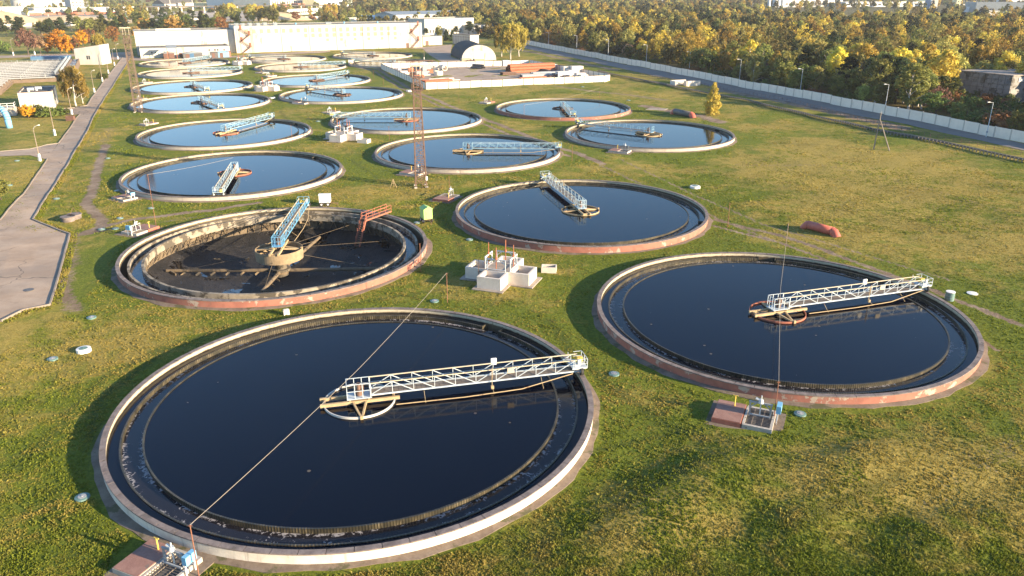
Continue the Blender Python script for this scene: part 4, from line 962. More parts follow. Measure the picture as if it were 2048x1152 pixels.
pm('facade_pale',(.60,.60,.59),(.54,.54,.53),.3,.9,.1)
pm('facade_yellow',(.62,.55,.33),(.56,.50,.3),.4,.9,.1)
t=NT('glass'); M['glass']=t.fin((.02,.025,.03),.12)
def frame_from(p0,p1):
    a=Vector(p0) if len(p0)==3 else at(*p0,0.); b=Vector(p1) if len(p1)==3 else at(*p1,0.); return a,(b-a).length,math.atan2(b.y-a.y,b.x-a.x)
def building(name,label,cat,p0,p1,h,D,wall,roof,wins=(),parapet=.4,doors=(),group=None,gable=None,L=None,over=.15,win_mat='glass',nofr=False):
    """wins: (x,z,w,h) on the front, in metres; front runs from p0 to p1, depth D away from the camera"""
    a,LL,rz=frame_from(p0,p1); L=L or LL; e=empty(name,a,rz,label,cat,group); mb=MB()
    t=.25
    for c,d in (((L/2,t/2,h/2),(L,t,h)),((L/2,D-t/2,h/2),(L,t,h)),((t/2,D/2,h/2),(t,D-2*t,h)),((L-t/2,D/2,h/2),(t,D-2*t,h))): mb.box((c[0],c[1],c[2]-.2),(d[0],d[1],d[2]+.4))
    mb.build('wall',M[wall],e)
    if gable:
        mb=MB(); o=over; z=h; pk=h+gable
        vs=[(-o,-o,z),(L+o,-o,z),(L+o,D/2,pk),(-o,D/2,pk),(L+o,D+o,z),(-o,D+o,z)]; vs+=[(x,y,q+.18) for x,y,q in vs]
        mb.add(vs,[(0,1,2,3),(3,2,4,5),(6,9,8,7),(9,11,10,8),(0,6,7,1),(5,4,10,11),(0,3,9,6),(3,5,11,9),(1,7,8,2),(2,8,10,4)]); mb.add([(0,0.02,h),(0,D-.02,h),(0,D/2,pk)],[(0,1,2)]); mb.add([(L,0.02,h),(L,D/2,pk),(L,D-.02,h)],[(0,1,2)]); rf=mb.build('roof',M[roof],e)
    else:
        rf=MB().box((L/2,D/2,h-parapet),(L-2*t,D-2*t,.2)).build('roof',M[roof],e)
        mb=MB()
        for c,d in (((L/2,.12,h+.26),(L+.16,.42,.12)),((L/2,D-.12,h+.26),(L+.16,.42,.12)),((.12,D/2,h+.26),(.42,D-.66,.12)),((L-.12,D/2,h+.26),(.42,D-.66,.12))): mb.box(c,d)
        mb.build('cornice',M['roof_metal'],e)
    w0={}
    for (x,z,w_,hh) in wins:
        k=(w_,hh)
        if k not in w0:
            f=MB(); 
            for c,d in (((0,-.04,hh/2+.05),(w_+.2,.1,.1)),((0,-.04,-hh/2-.05),(w_+.2,.14,.1)),((-w_/2-.05,-.04,0),(.1,.1,hh)),((w_/2+.05,-.04,0),(.1,.1,hh))): f.box(c,d)
            if win_mat=='glass': f.box((0,-.03,0),(.07,.06,hh))
            o=f.build('window',M['beige_fill' if win_mat!='glass' else 'white_paint'],e); pn=MB().box((0,-.012,0),(w_,.03,hh)).build('pane',M[win_mat],o); w0[k]=o
        else: o=copy_tree(w0[k],e)
        o.location=(x,0,z)
    for (x,z,w_,hh) in doors:
        MB().box((x,-.05,hh/2+z),(w_,.12,hh)).build('door',M['door_brown'],e)
    e['L']=L; return e
def sub(e,name,mb,mat): return mb.build(name,M[mat],e)
# the long white production building
B0=at(845,94.5,0.); u24=Vector((math.cos(R(24.5)),math.sin(R(24.5)),0)); v24=Vector((-u24.y,u24.x,0)); A0=B0-u24*104.; a,Lm,_=frame_from(A0,B0); wins=[]
xs_=[6+3.9*i for i in range(26)]
for i,x in enumerate(xs_):
    if x>Lm-16: continue
    wins.append((x,10.9,1.5,1.9))
    if i>7 and i%1==0: wins.append((x,8.1,1.5,1.7))
    if i>9 and i%2: wins.append((x,5.6,1.2,1.2))
mainb=building('production_building','very long white production building with bricked up windows and flat brown roof','building',A0,B0,13.6,26,'plaster_white','roof_felt',wins,.25,[(Lm-9.,0,1.6,2.6)],win_mat='beige_fill')
pm('rust_stair',(.24,.10,.055),(.18,.075,.045),1.,.8,.1)
def fire_stair(e,x0,s,top,n):
    mb=MB(); dz=top/n
    for k in range(n):
        za,zb=dz*k,dz*(k+1); xa,xb=(x0,x0+s*4.2) if k%2==0 else (x0+s*4.2,x0)
        for y in (-.5,-1.4): mb.bar((xa,y,za+.1),(xb,y,zb),.12,.22); mb.bar((xa,y,za+1.1),(xb,y,zb+1.),.06)
        for i in range(10): t=(i+.5)/10; mb.box((xa+(xb-xa)*t,-.95,za+(zb-za)*t),(.35,.9,.05))
        mb.box((xb,-.95,zb),(1.7,1.2,.1))
        for q in (-.8,.8): mb.bar((xb+q,-1.5,zb),(xb+q,-1.5,zb+1.05),.06)
        mb.bar((xb-.8,-1.5,zb+1.05),(xb+.8,-1.5,zb+1.05),.06); mb.box((xb,-.1,zb+1.05),(1.,.1,2.0))
    for x in (x0-.8,x0+s*4.2+s*.8):
        for y in (-.45,-1.5): mb.bar((x,y,0),(x,y,top+.8),.1)
    mb.build('fire_stair',M['rust_stair'],e)
for x in (9,24,39,54,69,84):
    mb=MB(); mb.tube((x,-.12,.1),(x,-.12,13.2),.09,n=6); mb.build('downpipe',M['beige_fill'],mainb)
fire_stair(mainb,Lm-6.5,1,12.6,3); fire_stair(mainb,3.2,1,12.2,4)
for x,y in ((34,10),(62,14),(80,8)):
    mb=MB(); mb.tube((x,y,13),(x,y,14.),.35,n=10); mb.tube((x,y,14.),(x,y,14.5),.75,.2,n=12); sub(mainb,'roof_vent',mb,'shed_blue')
mb=MB(); mb.tube((50,7,13.9),(53,7,13.9),.9,n=14); sub(mainb,'roof_duct',mb,'roof_metal')
for i,(x,y) in enumerate(((2,6),(5,5),(9,7),(13,5),(17,8),(22,5))):
    mb=MB(); mb.box((x,y,14.1),(2.2,2.,1.7)); mb.tube((x,y-1.02,14.1),(x,y-1.2,14.1),.75,n=14); sub(mainb,'cooler',mb,'roof_metal')
building('roof_house','small pale penthouse block with broken wall behind the long roof','building',(700,46),(748,45),4.6,10,'plaster_cream','roof_felt')
building('blue_roof_hall','hall with blue pitched roof showing behind the long white building','building',(728,45.5),(775,44.5),3.2,26,'plaster_grey','roof_blue',gable=3.2)
lowb=building('low_wing','long low white annex storey with small windows and porches','building',(282,117),(461,111),4.7,19,'plaster_white','roof_felt',[(5.3,2.6,.8,1.),(7.0,2.6,.8,1.),(11.2,2.6,.8,1.),(12.7,2.6,.8,1.),(45.*.72,3.,.9,1.1),(45.*.78,3.,.9,1.1),(45.*.81,3.,.9,1.1),(45.*.88,3.,.9,1.1)],.1,[(18.5,0,1.3,2.1)])
hb=building('upper_block','long white windowless upper block standing behind the low annex','building',A0-u24*48.5+v24*3.6,A0-u24*.1+v24*3.6,11.9,18,'plaster_white','roof_felt',[],.2)
mb=MB(); mb.box((19,9,12.2),(17,2,.9)); sub(hb,'skylight',mb,'plaster_cream')
# porches and sheds at the low wing
def shed(name,label,p,w_,d,h,mat,roofm,rz=R(25),gable=.7):
    e=empty(name,at(*p,0.),rz,label,'shed'); mb=MB(); mb.box((w_/2,d/2,h/2),(w_,d,h)); mb.build('wall',M[mat],e)
    mb=MB(); vs=[(-.3,-.3,h),(w_+.3,-.3,h),(w_+.3,d+.3,h),(-.3,d+.3,h),(w_/2,-.3,h+gable),(w_/2,d+.3,h+gable)]; mb.add(vs,[(0,1,4),(2,3,5),(1,2,5,4),(3,0,4,5),(0,3,2,1)]); mb.build('roof',M[roofm],e)
    MB().box((w_*.3,-.03,h*.42),(w_*.3,.08,h*.84)).build('door',M['door_brown'],e); return e
shed('porch','entrance porch with grey pitched roof at the low annex',(328,117),5,4,2.4,'door_brown','roof_metal')
shed('shed','dark open shed with grey roof beside the blue board',(367,117),9,5,2.3,'steel_dark','roof_metal')
shed('shed','little brown gabled shelter by the wall of the low annex',(408,112),2.5,2.5,2.2,'door_brown','brick_wall',gable=1.4)
shed('shed','pale blue flat shed at the right end of the low annex',(437,115),5.2,3,2.7,'shed_blue','shed_blue',gable=.12)
shed('shed','dark flat shed left of the pale blue shed',(422,115.5),4.4,3,2.6,'steel_dark','steel_dark',gable=.12)
shed('shed','reddish brown box shed right of the pale blue shed',(452,114),2.5,2.5,2.7,'brick_wall','brick_wall',gable=.1)
e=empty('canopy_frame',at(337,119,0.),R(25),'tall steel frame with pitched sheet roof before the low annex','canopy')
mb=MB()
for x in (0,4.2): 
    for y in (0,3): mb.bar((x,y,0),(x,y,5.4),.14)
mb.bar((0,0,3.2),(4.2,0,3.2),.1); mb.bar((0,0,3.2),(4.2,0,5.2),.08); mb.build('frame',M['rust_orange'],e); mb=MB(); mb.add([(-.3,-.4,5.3),(4.5,-.4,5.3),(4.5,3.5,6.5),(-.3,3.5,6.5),(-.3,-.4,5.4),(4.5,-.4,5.4),(4.5,3.5,6.6),(-.3,3.5,6.6)],[(3,2,1,0),(4,5,6,7),(0,1,5,4),(1,2,6,5),(2,3,7,6),(3,0,4,7)]); mb.build('roof',M['roof_metal'],e)
MB().box((0,0,1.2),(2.2,.12,2.4)).build('blue_board',M['roof_blue'],None,loc=at(384,116.5,0.),rz=R(10)); tag(bpy.data.objects['blue_board'],'blue upright board standing against the dark open shed','board')
building('garage','plain white garage with flat top and brown door, right of the fire stair','garage',(846.5,91),(884.5,89.5),5.,14,'plaster_white','roof_felt',[],.3,[(2.6,0.,2.,2.6)])
bb=building('office_building','white two storey building with bluish lower windows behind dark conifers','building',(850,72),(948,68),11.4,24,'plaster_white','roof_felt',[(2+2.6*i,3.0,1.2,2.2) for i in range(13)],.4)
building('office_building','white rear wing with dark sloping roof behind the two storey building','building',(790,50),(922,46),8.5,40,'plaster_white','roof_metal',[(3+4*i,5.,1.4,1.6) for i in range(13)],gable=2.5)
building('office_building','low white wing with windows right of the conifers','building',(948,70),(990,67),6.5,14,'plaster_white','roof_felt',[(2+3*i,4.,1.4,1.5) for i in range(5)],.3)
# garage with seamed side wall behind the hangar
ge=empty('seamed_garage',at(940.5,90.5,0.),R(40),'tall white garage with dark seams on its shaded side, behind the hangar','garage'); mb=MB(); mb.box((3.3,9,2.9),(6.6,18,5.8)); mb.build('wall',M['plaster_white'],ge)
mb=MB(); 
for i in range(7): mb.box((-.03,1.5+2.6*i,2.6),(.06,.16,5.0))
mb.box((-.03,9,4.5),(.06,18,.14)); mb.build('seam',M['door_brown'],ge); MB().box((3.3,9,5.9),(7.,18.4,.22)).build('roof',M['roof_felt'],ge)
# arched hangar
A=at(923.5,121.5,0.);B=at(992.5,121,0.); Wd=(B-A).length; ax=at(930,101,0.); mid=(A+B)/2; hg=empty('arched_hangar',mid,math.atan2((at(930,82,7.)-at(955,92,7.)).y,(at(930,82,7.)-at(955,92,7.)).x)-PI/2,'arched storage hangar with dark sheet roof and bright white front','hangar')
n=28; rad=Wd/2; hh=7.1; D=(at(930,82,7.)-at(955,92,7.)).length; mb=MB(); vs=[];fs=[]
for k in range(13):
    y=D*k/12
    for i in range(n+1): t=PI*i/n; q=1+(.006 if k%2 else 0); vs.append((-rad*math.cos(t)*q,y,hh*math.sin(t)**.9*q))
for k in range(12):
    for i in range(n): a_=k*(n+1)+i; fs.append((a_,a_+1,a_+n+2,a_+n+1))
mb.add(vs,fs); mb.build('roof',M['hangar_dark'],hg,True); M['hangar_dark'].node_tree.nodes['Principled BSDF'].inputs['Specular IOR Level'].default_value=.08
mb=MB(); mb.add([(-(rad+.12)*math.cos(PI*i/n),-.15,(hh+.1)*math.sin(PI*i/n)**.9) for i in range(n+1)]+[(-(rad+.12)*math.cos(PI*i/n),.05,(hh+.1)*math.sin(PI*i/n)**.9) for i in range(n+1)],[tuple(range(n+1)),tuple(range(2*n+1,n,-1))]+[(i,n+1+i,n+2+i,i+1) for i in range(n)]); mb.build('front_wall',M['plaster_white'],hg)
mb=MB(); mb.box((0,-.2,2.2),(4.6,.08,4.4)); mb.build('gate',M['white_paint'],hg); mb=MB(); mb.add([(-rad*math.cos(PI*i/n),D,hh*math.sin(PI*i/n)**.9) for i in range(n+1)],[tuple(range(n,-1,-1))]); mb.build('back_wall',M['plaster_grey'],hg)
# ---------------------------------------------------------------- left works
pu=empty('pump_house',at(42,221.5,0.),R(25),'white flat roofed pump house beside the basins, hedge in front','building')
mb=MB(); LP,DP,hp=8.6,16.5,5.
for c,d in (((LP/2,.15,hp/2),(LP,.3,hp)),((LP/2,DP-.15,hp/2),(LP,.3,hp)),((.15,DP/2,hp/2),(.3,DP-.6,hp)),((LP-.15,DP/2,hp/2),(.3,DP-.6,hp))): mb.box(c,d)
mb.build('wall',M['plaster_white'],pu); MB().box((LP/2,DP/2,hp-.45),(LP-.6,DP-.6,.2)).build('roof',M['roof_felt'],pu)
mb=MB()
for c,d in (((LP/2,.15,hp+.05),(LP+.1,.4,.1)),((LP/2,DP-.15,hp+.05),(LP+.1,.4,.1)),((.15,DP/2,hp+.05),(.4,DP-.7,.1)),((LP-.15,DP/2,hp+.05),(.4,DP-.7,.1))): mb.box(c,d)
mb.build('parapet_cap',M['door_brown'],pu)
for x,y in ((2.4,5.),(4.2,7.5)):
    mb=MB(); mb.tube((x,y,4.3),(x,y,5.5),.35,n=10); mb.tube((x-.2,y,5.4),(x+1.4,y-.3,5.4),.42,n=10); mb.build('roof_vent',M['steel_light'],pu)
for y in (3.,7.): MB().box((LP+.03,y,2.2),(.1,1.2,2.2)).build('window',M['steel_grey'],pu)
wt=empty('tower_building',at(153,129.5,0.),R(0),'small white tower building with slanting roof beside the basins','building')
mb=MB(); mb.add([(0,0,0),(11.8,0,0),(11.8,9,0),(0,9,0),(0,0,7.0),(11.8,0,8.6),(11.8,9,8.6),(0,9,7.0)],[(0,1,5,4),(1,2,6,5),(2,3,7,6),(3,0,4,7)]); mb.build('wall',M['plaster_white'],wt)
mb=MB(); mb.add([(-.2,-.2,7.0),(12,-.2,8.65),(12,9.2,8.65),(-.2,9.2,7.0),(-.2,-.2,7.2),(12,-.2,8.85),(12,9.2,8.85),(-.2,9.2,7.2)],[(3,2,1,0),(4,5,6,7),(0,1,5,4),(1,2,6,5),(2,3,7,6),(3,0,4,7)]); mb.build('roof',M['roof_felt'],wt)
for x in (5.6,6.5): MB().box((x,-.04,3.2),(.5,.1,1.6)).build('window',M['glass'],wt)
# aeration basins: parallel channels with walkways, rails and pipes
t=NT('basin_water'); M['basin_water']=t.fin(t.mix(t.ramp(t.noise(t.pos(),.3,5,.65,1.),.4,.62),(.045,.032,.022),(.15,.105,.07)),.5,t.bump(t.noise(t.pos(),2.,3),.15,.05),0.,.12)
pm('basin_wall',(.17,.12,.085),(.13,.095,.07),.7,.9,.2)
pm('rail_steel',(.36,.38,.39),(.30,.32,.33),2.,.6,.1)
c0=at(112,163,0.); U=Vector((math.cos(R(25)),math.sin(R(25)),0)); Vv=Vector((-U.y,U.x,0)); rzU=R(25)
origin=c0+U*1.
NB=11; wB=7.2
for i in range(-5,NB):
    o=origin+Vv*(i*wB)-U*(14.5 if i<0 else 0); e=empty('aeration_basin',o,rzU,None,'basin','parallel aeration basins at the left edge')
    e['label']='long water basin left of the pump house, short of the feed channel' if i<0 else ['nearest','second','third','fourth','fifth','sixth','seventh','eighth','ninth','tenth','farthest'][i]+' brown water basin of the row beside the pump house' if i not in(0,10) else ('nearest' if i==0 else 'farthest')+' long basin of brown water in line with the feed channel'
    L=110; mb=MB(); mb.box((-L/2,0,.65),(L,.6,1.9)); mb.box((-L/2,wB-.35,.65),(L,.4,1.9)); mb.box((-L/2,wB*.5,.4),(L,.3,1.3)); mb.build('basin_wall',M['basin_wall'],e)
    mb=MB(); mb.add([(-L,.2,.6),(0,.2,.6),(0,wB-.4,.6),(-L,wB-.4,.6)],[(0,1,2,3)]); mb.build('water',M['basin_water'],e)
    mb=MB(); mb.box((-L/2,.1,1.66),(L,.9,.12)); mb.build('walkway',M['basin_wall'],e)
    mb=MB()
    for k in range(55):
        for y in (.5,): mb.bar((-2*k-.3,y,1.7),(-2*k-.3,y,2.75),.09)
    for y in (.5,):
        for z in (2.25,2.75): mb.bar((-L,y,z),(0,y,z),.07)
    mb.build('railing',M['steel_grey'],e)
    mb=MB(); mb.tube((-L,-1.,1.75),(-1,-1.,1.75),.25,n=8)
    for k in range(12): mb.tube((-4-8*k,-1.,1.5),(-4-8*k,.9,1.0),.12,n=6); mb.tube((-4-8*k,-1.,1.5),(-4-8*k,-1.,2.9),.1,n=6)
    mb.build('air_pipe',M['steel_grey'],e)
# feed channel along the ends of the basins
e=empty('feed_channel',origin+U*.6-Vv*2.,rzU,'raised concrete feed channel with dark water along the ends of the basins','channel'); Lc=NB*wB+2
mb=MB(); mb.box((.4,Lc/2,1.3),(.35,Lc,2.8)); mb.box((3.6,Lc/2,1.3),(.35,Lc,2.8)); mb.box((2,.1,1.3),(2.9,.3,2.8)); mb.box((2,Lc*.45,1.9),(2.9,.5,1.6)); mb.build('channel_wall',M['basin_wall'],e)
mb=MB(); mb.add([(.5,.2,1.9),(3.5,.2,1.9),(3.5,Lc,1.9),(.5,Lc,1.9)],[(0,1,2,3)]); mb.build('water',M['trough_water'],e)
mb=MB(); mb.box((-.6,Lc/2,2.7),(1.5,Lc,.14)); mb.build('walkway',M['grating'],e)
mb=MB()
for k in range(int(Lc/2)):
    for x in (-1.3,.1): mb.bar((x,2*k+.5,2.75),(x,2*k+.5,3.85),.07)
for x in (-1.3,.1):
    for z in (3.3,3.85): mb.bar((x,0,z),(x,Lc,z),.06)
mb.build('railing',M['bridge_white'],e); mb=MB(); mb.box((4.2,Lc*.18,2.1),(.9,Lc*.3,.25)); mb.build('ledge',M['plaster_white'],e)
for i,(p,k) in enumerate((((110,117.),34),((60,116.),60))): pass
e=empty('channel_cover',at(64,121,0.),R(14),'long blue covered channel across the far end of the basins','channel cover'); mb=MB(); mb.box((8,2,.9),(17,4,1.8)); mb.build('cover',M['roof_blue'],e); mb=MB()
for k in range(9): mb.bar((2*k,.1,1.8),(2*k,.1,2.8),.08)
mb.bar((0,.1,2.8),(16,.1,2.8),.08); mb.build('railing',M['rail_steel'],e)
# blue pipe arch and small railed tank at the left edge
e=empty('blue_pipe',at(19,256,0.),R(150),'thick light blue pipe bending down into the lawn at the left edge','pipe'); mb=MB(); pts=[(0,0,-.3)]+[(3.2-3.2*math.cos(t),0,2.2+2.6*math.sin(t)) for t in [PI/2*k/7 for k in range(8)]]+[(7.5,0,4.9)]; mb.path(pts,.75,14); mb.build('pipe_bend',M['shed_blue'],e,True)
e=empty('concrete_tank',at(2,233,0.),R(25),'square concrete tank with white railing at the left edge','tank'); MB().box((1.2,1.8,1.1),(5.,3.6,2.2)).build('tank_wall',M['concrete'],e); mb=MB()
for x in (-1.2,.4,2.0,3.6):
    mb.bar((x,.1,2.2),(x,.1,3.4),.1)
for z in (2.8,3.4): mb.bar((-1.3,.1,z),(3.7,.1,z),.1); mb.bar((3.6,.1,z),(3.6,3.5,z),.1)
mb.build('railing',M['white_paint'],e)
e=empty('skip_box',at(132,242.5,0.),R(5),'reddish brown metal box beside the lamp post at the driveway','box'); mb=MB()
for c,d in (((1.,.05,.65),(2.,.1,1.3)),((1.,1.25,.65),(2.,.1,1.3)),((.05,.65,.65),(.1,1.1,1.3)),((1.95,.65,.65),(.1,1.1,1.3)),((1,.65,.9),(1.8,1.1,.1))): mb.box(c,d)
mb.build('box_wall',M['door_brown'],e)
# ---------------------------------------------------------------- far industry
def tank_far(name,label,px,py,rr,h,mat='plaster_white'):
    e=empty(name,at(px,py,0.),0,label,'storage tank'); mb=MB(); mb.lathe([(rr,0),(rr,h)],n=28,closed=False); mb.build('tank_wall',M[mat],e,True); mb=MB(); mb.lathe([(rr+.15,h),(.01,h*1.06+.5)],n=28,closed=False); mb.build('roof',M['roof_metal'],e,True)
tank_far('storage_tank','white cylindrical storage tank, left one at the top left',45,14,16,11); tank_far('storage_tank','white cylindrical storage tank, middle one at the top left',62,13,15,11); tank_far('storage_tank','grey cylindrical storage tank at the top left',82,13.5,18,11.5,'facade_pale'); tank_far('storage_tank','white cylindrical storage tank next to the white block at the top left',109,12,13,9.5)
tank_far('storage_tank','small white round tank behind the beige shed',199,16,8,6.5)
building('far_building','long white far building at the top left behind the freight wagons','building',(70,27.5),(184,25),6.8,30,'plaster_white','roof_felt',[])
building('far_building','tall white far block rising from the long white building','building',(145,26),(171,25.4),17,20,'plaster_white','roof_felt',[(3+4.5*i,5+4*j,2,1.6) for i in range(5) for j in range(3)])
building('far_building','pale brick far shed between the storage tanks and the white block','building',(110,16),(143,15.5),8,18,'plaster_cream','roof_felt',[])
building('far_building','beige far shed with a row of square windows','building',(190,26.5),(270,23.),6.5,20,'plaster_cream','roof_felt',[(26+5.2*i,3.8,2.6,1.8) for i in range(9)])
building('far_building','small beige hut left of the long white far building','building',(56,31),(70,30.5),5,12,'plaster_cream','roof_felt',[])
building('far_building','grey far warehouse with big dark door gap at the top left edge','building',(-40,31),(54,29.5),9,40,'facade_pale','roof_felt',[])
building('far_building','gabled grey far house with white wall, left of the pair','building',(330,16),(358,15.4),6,40,'plaster_white','roof_felt',gable=7)
building('far_building','gabled grey far house, right of the pair','building',(347,15),(388,14.4),7,50,'plaster_cream','roof_felt',gable=8)
building('far_building','yellowish far workshop with small windows','building',(425,16),(472,14.5),7.5,40,'facade_yellow','roof_felt',[(6+7*i,3.4,3,2) for i in range(6)])
building('far_building','big pale grey windowless hall at the top','building',(472,17.),(545,14.5),15,60,'facade_pale','roof_metal',[])
building('far_building','huge pale hall with cream front at the top centre left','building',(542,18.5),(628,15.),17,70,'plaster_cream','roof_metal',[(6+6*i,9,3,5) for i in range(14)])
building('far_shed','red brick shed in front of the huge pale hall, left','shed',(567,22),(579,21.6),9,14,'brick_wall','roof_felt',[])
building('far_shed','red brick shed in front of the huge pale hall, right','shed',(597,19.5),(611,19.),9,14,'brick_wall','roof_felt',[])
building('far_building','long white low shed with glazed side behind the roof trees','building',(558,33),(645,26.5),6.5,14,'plaster_white','plaster_white',[(4+5*i,3.2,3.4,2.2) for i in range(20)])
building('far_building','yellow brick far house at the top centre','building',(630,17),(655,15.5),16,20,'facade_yellow','roof_felt',[(4+5*i,4+4*j,2,1.8) for i in range(6) for j in range(3)])
building('far_building','pale far blocks beyond the trees at the top centre','building',(655,14),(705,12),20,30,'facade_pale','roof_blue',[(4+6*i,6+5*j,3,2.4) for i in range(9) for j in range(2)])
building('far_building','white far flats seen above the pines near the top','building',(1128,9.5),(1152,9),26,16,'plaster_white','roof_felt',[(4+5*i,5+5*j,2,2) for i in range(5) for j in range(4)])
building('far_building','reddish far block between tree tops at the upper right centre','building',(1312,12),(1326,12),24,14,'plaster_cream','brick_wall',[(4+4*i,5+5*j,2,2) for i in range(4) for j in range(4)])
building('far_building','white far building with grey base right of the silos','building',(1568,14.5),(1684,13),11,30,'plaster_white','roof_felt',[(5+8*i,5,5,2.4) for i in range(18)])
for i,px in enumerate((1537,1549,1556,1564)):
    tank_far('silo',['slim white chimney like silo, leftmost of four','white silo, second of four','white silo, third of four','white silo, rightmost of four'][i],px,19 if i==0 else 14.5,2.2 if i==0 else 3.6,14+3*(i>0),'facade_pale')
building('far_building','white cube building beside the two blue silos','building',(1858,17.5),(1874,17.5),14,16,'plaster_white','roof_felt',[])
tank_far('silo','blue silo, left one of the pair',1852,18.5,2.6,15,'roof_blue'); tank_far('silo','blue silo, right one of the pair',1857,18.8,2.6,15,'roof_blue')
building('far_building','long dark roofed far workshop at the top right','building',(1950,25.5),(2060,26),13,40,'roof_metal','roof_felt',[(8+12*i,4,6,3) for i in range(9)])
building('far_building','white low far house before the dark roofed workshop','building',(1915,21),(1930,21),9,14,'plaster_white','roof_felt',[])
building('far_building','beige far tower block at the top right','building',(1911,17),(1920,17),24,14,'facade_yellow','roof_felt',[(3+4*i,5+5*j,2,2) for i in range(3) for j in range(4)])
building('far_building','pale low building in front of the dark roofed workshop','building',(1938,24.5),(1975,24.5),7,14,'facade_pale','roof_felt',[])
building('far_building','white long shed half hidden by the far wood at the right','building',(1966,31),(1998,31.),5.5,14,'plaster_white','roof_felt',[])
building('far_building','pale far sheds beyond the middle of the wood','building',(1690,14),(1850,13),8,20,'facade_pale','roof_blue',[(6+12*i,4,6,2.4) for i in range(16)])
building('far_building','turquoise far hall beyond the wood at the right','building',(1795,8),(1850,8),20,30,'teal_paint','roof_metal',[])
building('far_building','grey far hall in the top right corner','building',(2010,13),(2080,13),22,30,'facade_pale','roof_metal',[])
# horizontal pipe bridge and wagons, sand heaps
e=empty('pipe_bridge',at(285,27,0.),R(22),'dark far pipe bridge on pale pillars across the top left','pipe bridge'); Lb=250; mb=MB(); mb.box((Lb/2,0,8.2),(Lb,3,1.4)); mb.build('pipe_deck',M['roof_felt'],e); mb=MB()
for i in range(18): mb.box((6+14*i,0,3.9),(1.6,2.6,7.8))
mb.build('pillars',M['plaster_cream'],e)
r_=empty('freight_wagon',at(72,32.5,0.),0,None,'wagon','brown freight wagons in a row at the top left')
MB().box((0,0,2.4),(13,2.8,2.6)).build('wagon_body',M['brick_wall'],r_); MB().box((0,0,.8),(12,2.2,.6)).build('chassis',M['steel_dark'],r_)
wdirx=(at(262,29,0.)-at(72,32.5,0.)); nw=int(wdirx.length/14.5)
for i in range(nw):
    o=r_ if i==0 else copy_tree(r_); o.location=at(72,32.5,0.)+wdirx*(i/nw); o.rotation_euler.z=math.atan2(wdirx.y,wdirx.x); o['label']='brown freight wagon in the row along the long white far building'
def heap(label,px,py,w_,d,h,mat='sand'):
    mb=MB(); n=24; vs=[(0,0,h)]; fs=[]
    for k in (1,2,3):
        for i in range(n):
            t=2*PI*i/n; q=k/3*(1+.1*math.sin(3*t+k)+.07*math.sin(7*t)); vs.append((w_*q*math.cos(t),d*q*math.sin(t),h*(1-k/3)**.8 if k<3 else -.3))
    fs+=[(0,1+i,1+(i+1)%n) for i in range(n)]
    for k in range(2): fs+=[(1+k*n+i,1+(k+1)*n+i,1+(k+1)*n+(i+1)%n,1+k*n+(i+1)%n) for i in range(n)]
    mb.add(vs,fs); o=mb.build('sand_heap',M[mat],None,True,at(px,py,0.)); tag(o,label,'sand heap')
heap('big smooth sand coloured heap at the left edge of the photo',2,49,42,24,13); heap('long light earth heap behind the dark pines',135,45,75,22,7); heap('flat pale rubble heap left of the long earth heap',80,44,55,14,2.5,'beige_fill'); heap('earth heap behind the yellow trees at the long roof',562,40,34,18,8)
building('site_wall','pale long low wall behind the dark pines at the left','wall',(-10,54),(175,50.),2.6,.6,'plaster_cream','plaster_cream',[],-.1)
building('site_wall','white wall piece beyond the low building trees','wall',(330,42),(400,40.5),2.4,.6,'plaster_white','plaster_white',[],-.1)
building('site_wall','white wall piece behind the long brown roof','wall',(566,40.5),(660,38),3,.6,'plaster_white','plaster_white',[],-.1)
pm('bare_yard',(.44,.36,.27),(.36,.30,.23),.06,.95,.1)
strip('far_yard',[((-60,62),(-60,33)),((100,55),(100,30)),((260,46),(260,25)),((420,44),(420,22)),((560,42),(560,24))],M['bare_yard'],.12,n=4,step=60.,z0=0)
strip('cross_street',[((-60,113),(-60,118)),((100,109),(100,113.5)),((190,107),(190,112)),((262,104),(262,112))],M['asphalt'],.06,n=3,step=6.)
for i,(px,py,ty,lb) in enumerate(((171/1,20,0,''),)): pass
for px,py,ty,lb in ((84/2,31,-6,'tall pale mast at the top left beside the warehouse'),(343,27,-8,'left one of two tall pale masts over the pipe bridge'),(387,24,-8,'right one of two tall pale masts over the pipe bridge'),(98,39,29,'short white post on the far yard')):
    mb=MB(); h=height(px,py,ty) if ty>0 else 32; mb.tube((0,0,0),(0,0,h),.55,.3,8); o=mb.build('mast',M['plaster_white'],None,False,at(px,py,0.)); tag(o,lb,'mast')
# concrete bunker block in the wood
pm('bunker',(.20,.19,.18),(.27,.255,.24),.5,.9,.3,(.10,.09,.075),.52,.3)
bh=8.2; A=at(1922,142,bh);B=at(2027,152.5,bh); A.z=B.z=0
e=empty('concrete_bunker',A,math.atan2(B.y-A.y,B.x-A.x),'flat roofed building of grey concrete blocks sunk among the trees of the wood','building'); mb=MB(); bw,bd=(B-A).length,24
for j in range(6):
    for i in range(8): mb.box((bw*(i+.5)/8,.0+.05*((i+j)%2)*.4,bh*(j+.5)/6),(bw/8-.16,.4,bh/6-.16))
mb.box((bw/2,bd/2+.22,bh/2),(bw-.05,bd,bh-.02)); mb.build('wall',M['bunker'],e); MB().box((bw/2,bd/2,bh+.14),(bw+.5,bd+.7,.3)).build('roof',M['slab_concrete'],e)
MB().box((bw+.05,4,bh-1.2),(.16,2.4,1.3)).build('window',M['plaster_grey'],e)
